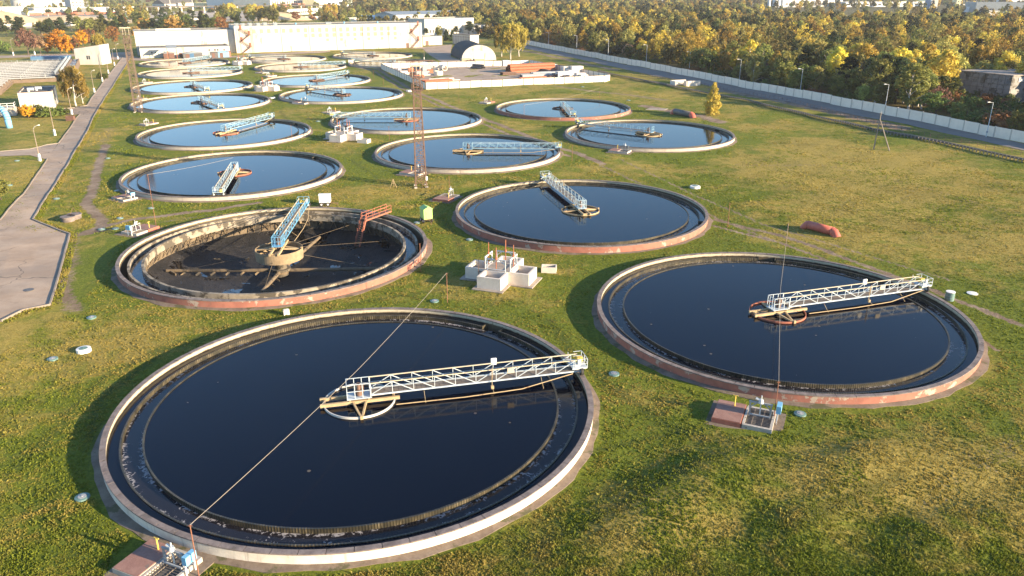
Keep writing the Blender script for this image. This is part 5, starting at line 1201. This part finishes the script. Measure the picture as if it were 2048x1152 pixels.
# ---------------------------------------------------------------- lattice towers
def lattice(name,label,base,h,w0,w1,mat,rz):
    e=empty(name,base,rz,label,'lattice tower'); mb=MB(); n=11; zz=[h*(1-(1-k/n)**1.0) for k in range(n+1)]
    def c(z): q=(w0+(w1-w0)*z/h)/2; return [(-q,-q,z),(q,-q,z),(q,q,z),(-q,q,z)]
    for k in range(n):
        a,b=c(zz[k]),c(zz[k+1])
        for i in range(4): mb.bar(a[i],b[i],.17)
    mb.build('leg_frame',M[mat],e); mb=MB()
    for k in range(n):
        a,b=c(zz[k]),c(zz[k+1])
        for i in range(4):
            j=(i+1)%4; mb.bar(b[i],b[j],.08)
            if k%2: mb.bar(a[i],b[j],.08)
            else: mb.bar(a[j],b[i],.08)
            m=[(a[q][t]+b[q][t])/2 for q in (i,j) for t in range(3)]; mb.bar(m[:3],m[3:],.06)
    mb.build('bracing',M[mat],e)
    for z in (h-2.2,h):
        mb=MB(); mb.box((0,0,z),(w1+.9,w1+.9,.09)); q=(w1+.8)/2
        for i in range(4):
            p=[(-q,-q),(q,-q),(q,q),(-q,q)]; a,b=p[i],p[(i+1)%4]
            for zz_ in (.55,1.1): mb.bar((a[0],a[1],z+zz_),(b[0],b[1],z+zz_),.05)
            mb.bar((a[0],a[1],z),(a[0],a[1],z+1.1),.06); mb.bar(((a[0]+b[0])/2,(a[1]+b[1])/2,z),((a[0]+b[0])/2,(a[1]+b[1])/2,z+1.1),.05)
        mb.build('platform',M[mat],e)
    mb=MB()
    for x,y,t in ((-w1*.6,0,1.9),(w1*.6,0,2.3),(0,-w1*.6,2.0)): mb.tube((x,y,h),(x,y,h+t),.05,n=6)
    mb.bar((-w1*1.1,-.2,h+1.9),(w1*1.1,-.2,h+1.9),.12,.3); mb.build('lamp_rack',M['rail_cream'],e)
    mb=MB(); mb.bar((w0*.3,-w0/2-.03,0),(w1*.3,-w1/2-.03,h),.05); mb.bar((w0*.3-.4,-w0/2-.03,0),(w1*.3-.4,-w1/2-.03,h),.05)
    for k in range(int(h/.5)): z=.5*k; x=w0*.3+(w1-w0)*.3*z/h; y=-(w0+(w1-w0)*z/h)/2-.03; mb.bar((x-.4,y,z),(x,y,z),.035)
    mb.build('ladder',M[mat],e)
    mb=MB(); mb.box((w0/2+.05,-w0/2-.1,1.7),(.35,.2,.7)); mb.build('switch_box',M['white_paint'],e)
    mb=MB()
    for p in c(0): mb.box((p[0],p[1],0),(.5,.5,.4))
    mb.build('footing',M['concrete'],e)
lattice('lattice_tower','tall rusty lattice lighting tower standing in the middle of the site',at(842,373),19.2,1.95,1.1,'rust',R(10))
lattice('lattice_tower','brown lattice lighting tower at the left beside the pale tanks',at(278,224),21.0,2.0,1.3,'rust_grey',R(15))
# ---------------------------------------------------------------- valve chambers
def chamber(label,px,py,rz,ladders=True):
    c=at(px,py,1.45); c.z=float(gh(c.x,c.y)); e=empty('valve_chamber',c,rz,label,'valve chamber','concrete valve chambers between the tanks'); h=1.5
    MB().box((0,0,h-.12),(3.0,3.0,.24)).build('deck',M['slab_concrete'],e); bx=None
    MB().box((0,0,h/2-.2),(2.7,2.7,h-.1)).build('core',M['concrete'],e)
    for k in range(4):
        if bx is None:
            mb=MB(); t=.28; w_,d,yc=3.0,2.6,2.82
            for cc,dd in (((0,yc-d/2+t/2,h/2-.2),(w_,t,h+.4)),((0,yc+d/2-t/2,h/2-.2),(w_,t,h+.4)),((-w_/2+t/2,yc,h/2-.2),(t,d-2*t,h+.4)),((w_/2-t/2,yc,h/2-.2),(t,d-2*t,h+.4))): mb.box(cc,dd)
            bx=o=mb.build('chamber_box',M['whitewash'],e); MB().box((0,yc,.3),(w_-2*t,d-2*t,.05)).build('pit_floor',M['steel_dark'],o)
            mb=MB(); y=1.62
            for x in (-1.15,1.15): mb.bar((x,y,h),(x,y,h+1.45),.12)
            mb.bar((-1.25,y,h+1.45),(1.25,y,h+1.45),.14); mb.bar((-1.1,y,h+.95),(-.45,y,h+1.42),.08); mb.bar((1.1,y,h+.95),(.45,y,h+1.42),.08); mb.bar((-1.15,y+.1,h+.25),(1.15,y+.1,h+.25),.08); mb.build('gate_frame',M['steel_light'],o)
            mb=MB(); mb.tube((0,y,h+.2),(0,y,h+3.0),.06,n=6); mb.tube((0,y,h+1.45),(0,y,h+1.75),.16,n=8); mb.build('spindle',M['rust_orange'],o)
        else: o=copy_tree(bx,e); o.rotation_euler.z=PI/2*k
    mb=MB()
    for k in range(4):
        q=PI/2*k; mb.box((-3.1*math.sin(q),3.1*math.cos(q),.0),(3.9,3.2,.12+.004*k),q)
    mb.build('apron',M['slab_concrete'],e)
    if ladders:
        for rzl in (0,PI/2):
            mb=MB()
            for x in (-.35,.35): mb.bar((x,0,0),(x,1.0,h+.3),.07); mb.bar((x,0,1.0),(x,1.0,h+1.2),.05)
            for i in range(5): mb.bar((-.35,.18*i+.1,.32*i+.2),(.35,.18*i+.1,.32*i+.2),.06)
            mb.build('steps',M['rust'] if rzl==0 else M['steel_grey'],e,loc=(-1.75,-2.1,0) if rzl==0 else (1.75,1.75,0),rz=rzl+R(20))
    return e
DG=R(-20)
chamber('white walled cross shaped valve chamber between the four front tanks',1002,536,DG); chamber('white walled valve chamber with poles and stairs among the middle tanks',688,266,DG)
chamber('pale valve chamber among the pale blue tanks on the left',533,172,DG); chamber('farthest pale valve chamber before the long white building',483,122.5,DG)
def pbox(name,label,px,py,w_,d,h,rz,mat,cat,inner=True):
    e=empty(name,at(px,py),rz,label,cat); t=.14; mb=MB()
    for c,dd in (((0,-d/2+t/2,h/2-.1),(w_,t,h+.2)),((0,d/2-t/2,h/2-.1),(w_,t,h+.2)),((-w_/2+t/2,0,h/2-.1),(t,d-2*t,h+.2)),((w_/2-t/2,0,h/2-.1),(t,d-2*t,h+.2))): mb.box(c,dd)
    mb.build('box_wall',M[mat],e); MB().box((0,0,h*.55),(w_-2*t,d-2*t,.05)).build('filling',M['concrete_dark'],e); return e
pbox('concrete_trough','small open concrete box right of the front valve chamber',1098,543,1.9,1.3,.75,R(-5),'whitewash','concrete box')
pbox('concrete_trough','small white concrete box right of the middle valve chamber',728,285,2.6,1.8,.8,DG,'whitewash','concrete box')
# ---------------------------------------------------------------- sludge pits beside the tanks
pm('slab_red',(.22,.11,.085),(.28,.155,.12),1.5,.9,.3,(.16,.12,.1),.6)
def pit(label,px,py,key,mat='brick_red',s=1.,cab=True,flip=1):
    c=at(px,py); x,y,_,_=TANKS[key]; rz=math.atan2(y-c.y,x-c.x)-PI/2; e=empty('sludge_pit',c,rz,label,'sludge pit','sludge valve pits beside the tanks'); e.scale=(s*flip,s,s)
    mb=MB(); mb.box((.1,-.2,.0),(5.4,4.2,.10)); mb.build('apron',M['apron_dirt'],e)
    mb=MB(); mb.box((-1.15,0,.2),(2.1,3.,.42)); mb.build('slab',M[mat],e)
    MB().box((-1.15,0,.425),(2.04,2.94,.05)).build('slab_top',M['slab_red'],e)
    mb=MB()
    for cc,dd in (((1.05,-1.4,.18),(2.1,.22,.4)),((1.05,1.4,.18),(2.1,.22,.4)),((2.0,0,.18),(.2,2.58,.4)),((.05,0,.18),(.16,2.58,.4))): mb.box(cc,dd)
    mb.build('kerb',M['concrete'],e); MB().box((1.05,0,.1),(1.8,2.6,.06)).build('pit_floor',M['steel_dark'],e)
    mb=MB()
    for i in range(13): mb.bar((.15,-1.25+.2*i,.36),(1.92,-1.25+.2*i,.36),.03)
    for x_ in (.6,1.3): mb.bar((x_,-1.3,.345),(x_,1.3,.345),.05)
    mb.build('grating',M['grating'],e)
    mb=MB()
    for x_ in (.25,1.75): mb.bar((x_,.35,.3),(x_,.35,1.35),.11); mb.bar((x_,.35,.9),(x_+(.45 if x_<1 else -.45),.35,1.33),.07); mb.bar((x_,.1,.3),(x_,.6,.3),.1)
    mb.bar((.15,.35,1.38),(1.85,.35,1.38),.12); mb.bar((.25,.2,.42),(1.75,.2,.42),.1); mb.build('gate_frame',M['steel_grey'],e)
    mb=MB(); mb.tube((1.,.35,.4),(1.,.35,2.0),.05,n=6); mb.tube((1.,.35,1.4),(1.,.35,1.7),.2,.14,n=10); mb.tube((.9,.35,1.6),(.6,.35,1.72),.1,n=8); mb.build('actuator',M['steel_light'],e)
    if cab:
        mb=MB(); mb.box((2.3,.4,1.25),(.34,.85,.6)); mb.build('cabinet',M['shed_blue'],e); mb=MB()
        for y_ in (.05,.75): mb.bar((2.25,y_,0),(2.25,y_,1.),.08)
        mb.build('cabinet_stand',M['white_paint'],e)
    mb=MB(); mb.tube((-.9,.9,.4),(-.9,.9,1.35),.05,n=6); mb.bar((-1.1,.9,1.32),(-.7,.9,1.32),.06); mb.build('valve_post',M['yellow_paint'],e); return e
pit('red sided sludge pit with blue cabinet in front of the right hand tank',1489,838,'T2','brick_red',1.12)
pit('sludge pit with blue topped cabinet cut by the bottom edge of the photo',318,1136,'T1','concrete')
pit('sludge pit slab with blue cabinet left of the drained tank',281,463,'T3')
pit('small sludge pit with pale blue cabinet at the left of the blue water tank',250,398,'T5','concrete',.85)
pit('reddish sludge pit slab with white pump left of the deep blue tank',893,398,'T4','brick_red',1.,False,-1)
pit('concrete sludge pit at the foot of the rusty tower',826,348,'T7','concrete',1.,False)
pit('sludge pit with rusty lid before the tank near the yellow tree',1240,304,'T10','concrete',1.,False)
pit('sludge pit with thin blue mast left of the tank with far rim bridge',298,249,'T6','concrete',.9,False)
pit('sludge pit slab with white pump left of the red walled tank by the yard',974,206,'T9','brick_red',1.,False)
pit('box like sludge pit in front of the tank before the yard corner',604,207,'T13','whitewash',1.1,False)
pit('sludge pit at the left end of the tank right of the chamber with stairs',662,226,'T8','concrete',1.,False)
pit('sludge pit left of the pale blue tank in the second row',292,166,'T12','concrete',.9,False)
pit('sludge pit at the left of the front pale blue tank by the tower',281,199,'T11','concrete',.8,False)
pit('sludge pit between the pale tank and the barred reflection tank',540,153,'T14','whitewash',1.,False)
pit('sludge pit touching the far tank with the dark bars',523,146,'T16','whitewash',.9,False)
# ---------------------------------------------------------------- posts and overhead cables
def post(label,px,pyb,pyt,r=.042,mat='rust_stair'):
    b=at(px,pyb); h=height(px,pyb,pyt); mb=MB(); mb.tube((0,0,-.2),(0,0,h),r,r*.8,7); mb.bar((-.12,0,h-.06),(.12,0,h-.06),.05); o=mb.build('cable_post',M[mat],None,False,b); tag(o,label,'post','thin rusty cable posts beside the tanks'); return b+Vector((0,0,h))
pA=post('thin rusty post in front of the nearest tank at the bottom left',398,1153,1050); pB=post('thin rusty post between the drained tank and the front valve chamber, holding the cable',895,605,546)
pC=post('thin rusty post at the sludge pit of the right hand tank',1547,841,763); pD=post('thin rusty post behind the far rim of the right hand tank',1570,501,447)
post('thin rusty post at the right side of the drained tank',842,544,487); pE=post('thin rusty post at the sludge pit of the drained tank',313,456,349)
post('thin rusty post behind the reddish sludge pit of the deep blue tank',899,388,352); post('thin rusty post on the lawn right of the deep blue tank',1455,455,407); post('thin rusty post at the end of the dirt track',1144,323,291)
pF=post('thin rusty post at the front left of the red walled tank by the yard',1048,236,210); pG=post('thin rusty post behind the red walled tank by the yard',1199,197,176); post('thin rusty post between the middle chamber and the tower',779,281,253)
post('thin rusty post behind the tank at the yard corner',767,171,152); post('thin rusty post on the dirt track by the yard corner',748,160,141); post('thin rusty post at the right rim of the tank left of the chamber',585,285,250); post('thin rusty post on the lawn before the storage yard',918,208,191)
def cable(label,pts,r=.022):
    mb=MB(); P=[Vector(p) for p in pts]; o=P[0].copy()
    for a,b in zip(P[:-1],P[1:]):
        n=10; sag=(b-a).length*.006; Q=[a.lerp(b,k/n)-Vector((0,0,sag*4*(k/n)*(1-k/n)))-o for k in range(n+1)]; mb.path(Q,r,5)
    ob=mb.build('overhead_cable',M['cable'],None,False,o); tag(ob,label,'cable')
def top(key,z=3.3): x,y,_,_=TANKS[key]; return (x,y,z)
cable('overhead cable stretched across the nearest tank over its bridge',[pA,top('T1'),pB],.017); cable('overhead cable stretched across the right hand tank',[pC,top('T2'),pD],.017); cable('overhead cable reaching the bridge of the blue water tank',[pE,top('T5')],.02); cable('overhead cable across the red walled tank by the yard',[pF,top('T9'),pG],.02)
# ---------------------------------------------------------------- manholes and small things on the lawn
def manhole(label,px,py,r=.45,mat='teal_paint',h=.12,grp='flat manhole covers in the lawn'):
    e=empty('manhole',at(px,py),0,label,'manhole',grp); mb=MB(); mb.lathe([(r,-.2),(r,h),(r*.62,h+.03),(r*.60,-.2)],n=20); mb.build('collar',M[mat],e,False); mb=MB(); mb.tube((0,0,-.1),(0,0,h+.045),r*.58,n=18); mb.tube((0,0,h),(0,0,h+.08),r*.18,n=10); mb.build('lid',M['steel_grey'] if mat=='teal_paint' else M['teal_paint'],e)
for px,py,lb in ((183,636,'teal manhole cover on the lawn at the left below the road corner'),(105,719,'flat dull manhole cover at the far left of the lawn'),(165,996,'dark blue manhole cover in the shadow left of the nearest tank'),(1228,749,'teal manhole cover between the nearest and the right hand tank'),(1600,829,'bluish manhole cover right of the sludge pit of the right hand tank'),
   (869,603,'small grey manhole cover before the post of the front chamber'),(834,446,'teal manhole cover beside the green cart'),(939,480,'pale teal manhole cover above the front valve chamber'),(203,459,'teal manhole cover on the dirt path left of the drained tank'),(231,458,'dull teal manhole cover right of the one on the path'),(240,437,'teal manhole cover between the two dirt tracks'),(302,417,'teal manhole cover below the blue water tank'),
   (234,382,'green manhole cover beside the small sludge pit'),(113,398,'teal manhole cover on the verge by the road'),(34,322,'teal manhole cover on the lawn inside the side road'),(19,371,'teal manhole cover on the left lawn near the shrub'),(1165,174,'pale manhole cover on the lawn before the yard fence'),(1257,201,'pale manhole cover right of the red walled tank'),(636,243,'teal manhole cover left of the middle valve chamber'),(216,317,'small teal manhole cover by the footpath')):
    manhole(lb,px,py,.5 if py>300 else .65)
manhole('raised white manhole ring with green lid on the left lawn',168,703,.68,'white_paint',.34,None); manhole('raised white manhole ring on the lawn behind the deep blue tank',1390,376,.9,'white_paint',.38,None); manhole('wide pale manhole ring right of the pale blue tanks',818,183,.9,'white_paint',.5,None); manhole('wide pale manhole ring at the corner before the tower tank',545,197,.9,'white_paint',.4,None)
o=MB().lathe([(.55,0),(.55,.05),(0.01,.06)],n=20,closed=False).build('road_manhole',M['steel_dark'],None,False,at(58,581)+Vector((0,0,.06))); tag(o,'dark iron manhole cover set in the paved yard','manhole')
o=MB().lathe([(.62,0),(.62,.06),(.2,.10),(.01,.10)],n=18,closed=False).build('concrete_disc',M['white_paint'],None,False,at(1945,587)); tag(o,'flat white disc on the grass at the right of the barrel','disc')
e=empty('ring_stack',at(137,442),0,'two stacked weathered concrete rings at the corner of the road','concrete rings')
for x,y,z,r in ((0,0,0,.95),(.3,1.35,0,.95)):
    mb=MB(); mb.lathe([(r,-.2),(r,.62),(r*1.12,.62),(r*1.12,.76),(.01,.76)],n=24,closed=False); mb.build('ring',M['concrete_dark'] if False else M['coping'],e,False,(x,y,z))
mb=MB(); mb.path([(-.2,1.2,.75),(.25,1.5,1.7),(.6,1.8,.75)],.03,5); mb.build('handle',M['rust'],e)
mb=MB(); mb.tube((0,0,0),(0,0,.92),.5,.47,18); mb.lathe([(.5,.9),(.52,.95),(.4,1.02),(.01,1.04)],n=18,closed=False); o=mb.build('barrel',M['teal_paint'],None,False,at(1898,600)); tag(o,'green rust streaked barrel on the grass beside the right hand tank','barrel'); mb=MB()
for z in (.3,.6): mb.lathe([(.5,z),(.53,z+.02),(.5,z+.05)],n=18,closed=False)
mb.build('hoop',M['teal_paint'],o); mb=MB(); mb.lathe([(.5,1.0),(.5,1.06),(.01,1.08)],n=18,closed=False); mb.build('lid',M['white_paint'],o)
mb=MB(); mb.box((0,0,.28),(.62,.42,.62),R(30)); mb.box((.02,0,.6),(.56,.36,.06),R(30)); o=mb.build('concrete_block',M['whitewash'],None,False,at(573,629)); tag(o,'small pale concrete block standing behind the nearest tank','block')
mb=MB(); mb.bar((-.55,0,0),(0,0,1.55),.08); mb.bar((.55,0,0),(0,0,1.55),.08); mb.bar((0,.6,0),(0,0,1.55),.08); mb.bar((-.3,0,.75),(.3,0,.75),.06); o=mb.build('tripod',M['beam_tan'],None,False,at(787,375)); tag(o,'small wooden tripod on the lawn left of the rusty tower','tripod')
# carts
def cart(name,label,px,py,rz,L,W,Hh,mat,roofm,gable,door=None):
    e=empty(name,at(px,py),rz,label,'trailer'); z=.62; mb=MB(); mb.box((0,0,z+Hh/2),(L,W,Hh)); mb.build('body',M[mat],e)
    mb=MB(); vs=[(-L/2-.1,-W/2-.1,z+Hh),(L/2+.1,-W/2-.1,z+Hh),(L/2+.1,W/2+.1,z+Hh),(-L/2-.1,W/2+.1,z+Hh),(-L/2-.1,0,z+Hh+gable),(L/2+.1,0,z+Hh+gable)]; mb.add(vs,[(0,1,5,4),(2,3,4,5),(0,4,3),(1,2,5),(0,3,2,1)]); mb.build('roof',M[roofm],e)
    for x in (-L*.3,L*.3):
        for y in (-W/2+.02,W/2-.02):
            mb=MB(); mb.tube((x,y-.09,.34),(x,y+.09,.34),.34,n=16); w_=mb.build('wheel',M['rubber'],e); mb=MB(); mb.tube((x,y-.1,.34),(x,y+.1,.34),.16,n=10); mb.build('hub',M['white_paint'],w_)
    mb=MB(); mb.box((0,0,.55),(L,W*.7,.12)); mb.bar((L/2,0,.5),(L/2+1.2,0,.35),.09); mb.bar((L/2+1.1,0,0),(L/2+1.1,0,.5),.07); mb.build('chassis',M['rust'],e)
    MB().box((L/2+.01,0,z+Hh*.45),(.05,W*.5,Hh*.8)).build('door',M[mat],e); return e
cart('cabin_trailer','white cabin trailer on wheels behind the drained tank',651,411,R(4),1.75,1.3,1.25,'white_paint','white_paint',.1); cart('cabin_trailer','light green hut on a wheeled cart right of the drained tank',853,443.5,R(-62),1.6,1.4,1.55,'green_paint','green_paint',.38)
# red stairs over the rim of the drained tank
sx,sy,_,_=TANKS['T3']; g=at(752,432,.8); rz=math.atan2(g.y-sy,g.x-sx); e=empty('steel_stairs',(sx,sy,0),rz,'rust red steel stairs climbing down into the drained tank','stairs'); mb=MB()
for y in (-.5,.5):
    mb.bar((21.0,y,1.0),(15.6,y,.75),.14,.2); mb.bar((15.6,y,.75),(14.0,y,-3.0),.12,.18)
    for z in (.5,1.0): mb.bar((21.0,y,1.0+z),(15.8,y,.75+z),.06); mb.bar((15.8,y,.75+z),(14.2,y,-3.0+z),.05)
    for k in range(5): x=21.0-k*1.3; mb.bar((x,y,.95),(x,y,2.0),.06)
    for k in range(4): t=k/3.5; mb.bar((15.6-1.6*t,y,.75-3.75*t),(15.6-1.6*t,y,1.75-3.75*t),.05)
mb.build('side_rail',M['well_red'],e); mb=MB()
for k in range(13): t=(k+.5)/13; mb.box((15.6-1.6*t,0,.75-3.75*t),(.24,.95,.05))
for k in range(14): mb.box((15.8+.38*k,0,.86+.017*k),(.34,.95,.05))
mb.build('tread',M['rust'],e)
# big pipe pieces on the lawn
def pipe_piece(label,a,b,ra,mid,endm):
    A_=at(*a);B_=at(*b); d=B_-A_; L=d.length; e=empty('pipe_section',A_,math.atan2(d.y,d.x),label,'pipe'); r=ra; mb=MB(); mb.tube((r*1.1,0,r*1.05),(L-r*1.1,0,r*1.05),r,n=22); mb.build('pipe_body',M[mid],e,True)
    for x0,s in ((r*1.1,-1),(L-r*1.1,1)):
        mb=MB(); vs=[]; n=22
        for k,(dx,zc,tl) in enumerate(((0,r*1.05,0.),(r*.55,r*.85,.5),(r*1.25,-r*.1,1.1))):
            for i in range(n): t=2*PI*i/n; c_,s_=math.cos(t)*r*1.03,math.sin(t)*r*1.03; vs.append((x0+s*(dx+s_*math.sin(tl)),c_,zc+s_*math.cos(tl)))
        mb.add(vs,[(k*n+i,k*n+(i+1)%n,(k+1)*n+(i+1)%n,(k+1)*n+i) for k in range(2) for i in range(n)]); mb.build('elbow',M[endm],e,True)
pipe_piece('big dull red pipe piece with bent ends lying on the right lawn',(1609,456),(1672,473),.62,'pipe_red','pipe_red'); pipe_piece('black pipe with red elbows lying beside the lone yellow tree',(1346,228),(1386,236),.8,'steel_dark','pipe_red')
o=MB().poly([(0,0),(5.5,-.5),(7,2.2),(1.5,3.)],0,.12).build('concrete_pad',M['slab_concrete'],None,False,at(1291,220)); tag(o,'flat grey concrete pad left of the black pipe','pad')
e=empty('concrete_culvert',at(1365,172),R(-62),'open concrete culvert box between the trestle and the perimeter road','concrete box')
e.rotation_euler.z=R(18); mb=MB(); mb.box((0,3.2,.85),(6.,.3,1.9)); mb.box((-3.2,1.2,.85),(.3,4.,1.9)); mb.build('side_wall',M['whitewash'],e); mb=MB(); mb.box((3.8,-1.2,.85),(5.2,.3,1.9)); mb.box((1.,-.2,.85),(.3,2.,1.9)); mb.build('front_wall',M['whitewash'],e)
# strut pole
e=empty('strut_pole',at(1747,299),0,'pale wooden pole with a slanting strut on the right lawn','pole'); hS=height(1747,299,226); mb=MB(); mb.tube((0,0,-.3),(.35,0,hS),.14,.11,8); mb.build('pole',M['trestle_pale'],e); mb=MB(); q=at(1780,302)-at(1747,299); mb.tube((q.x,q.y,-.3),(.3,0,hS-1.3),.13,.11,8); mb.build('strut',M['trestle_pale'],e); mb=MB(); mb.tube((.35,0,hS),(.35,0,hS+.5),.05,n=6); mb.bar((.05,0,hS),(.65,0,hS),.07); mb.build('insulator',M['steel_grey'],e)
# ---------------------------------------------------------------- goods in the storage yard
def pipes(name,label,a,b,r,rows,mat,cat='pipe stack',ring=True):
    """rows: numbers of pipes per layer"""
    A_=at(*a);B_=at(*b); d=B_-A_; L=d.length; e=empty(name,A_,math.atan2(d.y,d.x),label,cat); z=r
    for j,n in enumerate(rows):
        for i in range(n):
            y=(i-(n-1)/2)*2*r*1.02+0*j; dx=random.uniform(-.3,.3); mb=MB(); mb.lathe([(r,0),(r,L),(r*.9,L),(r*.9,0)],n=14); o=mb.build('pipe',M[mat],e,False,(dx,y,z)); o.rotation_euler=(0,PI/2,0)
        z+=r*1.78
pipes('pipe_stack','tall stack of rust orange pipes at the right of the yard',(1017,146),(1106,141),.62,(5,4,3),'rust_orange'); pipes('pipe_stack','pale cream pipe lying on top of the rust orange stack',(1063,143.5),(1112,140),.72,(2,2),'precast_b'); pipes('pipe_stack','grey steel pipes in front of the orange stack',(1064,152),(1120,148.5),.75,(2,),'steel_grey'); pipes('pipe_stack','dark grey long pipes near the front fence',(1043,156),(1102,152.5),.72,(2,),'steel_grey')
pipes('pipe_stack','orange beams stacked low along the front fence at the left',(848,168),(902,165),.35,(8,6),'rust_orange'); pipes('pipe_stack','bright orange low beam near the front fence at the right',(1041,161),(1092,158.5),.55,(2,),'rust_orange'); pipes('pipe_stack','dark pipes lying before the back fence',(945,137),(966,137.5),.55,(3,1),'steel_dark')
def block_pile(label,items,mat,cat='concrete blocks'):
    c=at(items[0][0],items[0][1]); e=empty('block_pile',c,0,label,cat)
    for px,py,w_,d,h,z in items:
        p=at(px,py)-c; MB().box((p.x,p.y,z+h/2),(w_,d,h),R(20)).build('block',M[mat],e)
pipes('pipe_stack','dark rusty bars lying left of the orange pipe stack',(1003,150),(1030,149),.3,(5,4),'rust'); pipes('pipe_stack','brown rods lying against the right fence of the yard',(1062,140),(1100,147),.35,(4,2),'rust')
block_pile('dark brown crates beside the pale crates at the back fence',[(942,130.5,3.6,1.8,2.2,0),(972,131,2.6,1.6,1.6,0),(990,132,3,1.4,1.,0)],'rust','crates')
block_pile('rusty scrap boxes in the left of the yard',[(822,143,2.2,1.6,1.5,0),(838,146,2.4,1.4,1.1,0),(860,146,2.2,1.4,1.4,0),(827,151,3.,1.3,.9,0),(838,156,4.,1.4,1.0,0)],'rust_orange','boxes')
block_pile('pile of white concrete blocks at the right end of the yard',[(1125,154,5.,3.,2.2,0),(1145,152,4.6,3.,2.4,0),(1152,149,5.,3.,3.6,0),(1160,156,4.,2.6,2.,0),(1167,157,3,2.2,1.6,0),(1134,149,4,2.6,3.4,0)],'whitewash')
block_pile('grey blocks in the back right corner of the yard',[(1004,131,4.5,3,1.6,0),(1011,131.5,3,2,2.4,0)],'facade_pale'); block_pile('row of pale crates along the back fence of the yard',[(932,130,4.6,2.5,2.8,0),(953,129.5,2.6,2.4,2.8,0),(963,129,2.4,2.4,2.7,0),(982,131,2.6,2,2.0,0)],'beige_fill','crates')
block_pile('white bundles and slabs in the left front of the yard',[(868,161.5,4.,1.4,.8,0),(880,160,3.4,1.3,.8,0),(896,158.5,4.5,1.3,.7,0),(910,160.5,3.6,1.8,.5,0),(808,147,3,1.6,1.,0),(815,150,2.4,1.6,.9,0),(850,151,5,1.6,.9,0)],'whitewash','slabs')
block_pile('grey containers standing in the left back of the yard',[(831,140,3.6,2.2,2.2,0),(853,141.5,3.8,2.2,2.4,0),(845,151,5.5,1.8,1.7,0)],'steel_grey','containers')
block_pile('row of white bags at the left end of the yard',[(784,141,1.2,1.2,1.3,0),(789,141.3,1.2,1.2,1.3,0),(794,141.6,1.2,1.2,1.3,0),(799,141.9,1.2,1.2,1.3,0)],'white_paint','bags')
for i,(px,py,z,lb) in enumerate(((871,141,0,'pale concrete ring, left one of the pair in the yard'),(878,140.5,0,'pale concrete ring, right one of the pair in the yard'),(886,141,-1,'pale concrete ring lying tipped on its side in the yard'),(877,150,0,'wide pale concrete ring in front of the pair in the yard'))):
    mb=MB(); r=1.25 if i<3 else 1.75; hh=2.1 if i<3 else 1.6; mb.lathe([(r,0),(r,hh),(r*.82,hh),(r*.82,0)],n=24); o=mb.build('concrete_ring',M['plaster_cream'],None,False,at(px,py)); tag(o,lb,'concrete ring','concrete rings in the storage yard')
    if z<0: o.rotation_euler=(PI/2,0,.5); o.location.z+=r
e=empty('scrap_heap',at(1117,154.5),0,'tangled rusty scrap heap at the front of the yard','scrap'); mb=MB()
for k in range(60): x,y=random.gauss(0,2.6),random.gauss(0,1.); z=max(.1,.9-abs(x)*.2+random.gauss(0,.25)); th=random.random()*6.28; L=.5+random.random()*.7; mb.tube((x,y,z),(x+L*math.cos(th),y+L*math.sin(th),z+random.gauss(0,.35)),.17,n=6)
mb.build('scrap',M['rust'],e)
e=empty('scrap_heap',at(1068,137),0,'pale scrap heap in the back right of the yard','scrap'); mb=MB()
for k in range(50): x,y=random.gauss(0,4.),random.gauss(0,.9); z=max(.1,.9-abs(x)*.12+random.gauss(0,.25)); th=random.random()*6.28; L=.5+random.random()*.7; mb.tube((x,y,z),(x+L*math.cos(th),y+L*math.sin(th),z+random.gauss(0,.35)),.17,n=6)
mb.build('scrap',M['steel_light'],e)
e=empty('goal_frame',at(817,144),R(20),'rusty tube frame with crossbars in the left of the yard','frame'); mb=MB()
for x in (0,5,10.5): mb.bar((x,0,0),(x,0,4.2),.14); mb.bar((x,2.5,0),(x,2.5,4.2),.14); mb.bar((x,0,4.2),(x,2.5,4.2),.12)
mb.bar((-.8,0,4.2),(11.5,0,4.2),.16); mb.bar((-.8,2.5,4.2),(11.5,2.5,4.2),.16); mb.build('frame',M['rust'],e)
lamp=road_lamp(); lamp.location=at(848.5,122); tag(lamp,'thin lamp post beside the fence at the back left of the yard','street lamp'); s=height(848.5,122,84)/7.2; lamp.scale=(.9,.9,s)
mb=MB(); mb.box((0,0,.75),(2.,1.6,1.5)); mb.box((0,0,1.56),(2.2,1.8,.12)); o=mb.build('white_hut',M['white_paint'],None,False,at(702,127)); tag(o,'small white hut at the left of the fence hidden tank','hut')
# ---------------------------------------------------------------- air
mb=MB(); mb.box((0,1600,15.5),(5600,3800,43.)); hz=mb.build('haze',[]); hz.data.materials.clear()
t=bpy.data.materials.new('haze'); t.use_nodes=True; n=t.node_tree; n.nodes.clear(); o=n.nodes.new('ShaderNodeOutputMaterial'); pv=n.nodes.new('ShaderNodeVolumePrincipled')
pv.inputs['Color'].default_value=(.86,.90,1.,1); pv.inputs['Density'].default_value=.00007; pv.inputs['Anisotropy'].default_value=.0; n.links.new(pv.outputs[0],o.inputs['Volume']); hz.data.materials.append(t)
tag(hz,kind='stuff'); hz['label']='thin autumn haze over the far distance'; hz['category']='haze'
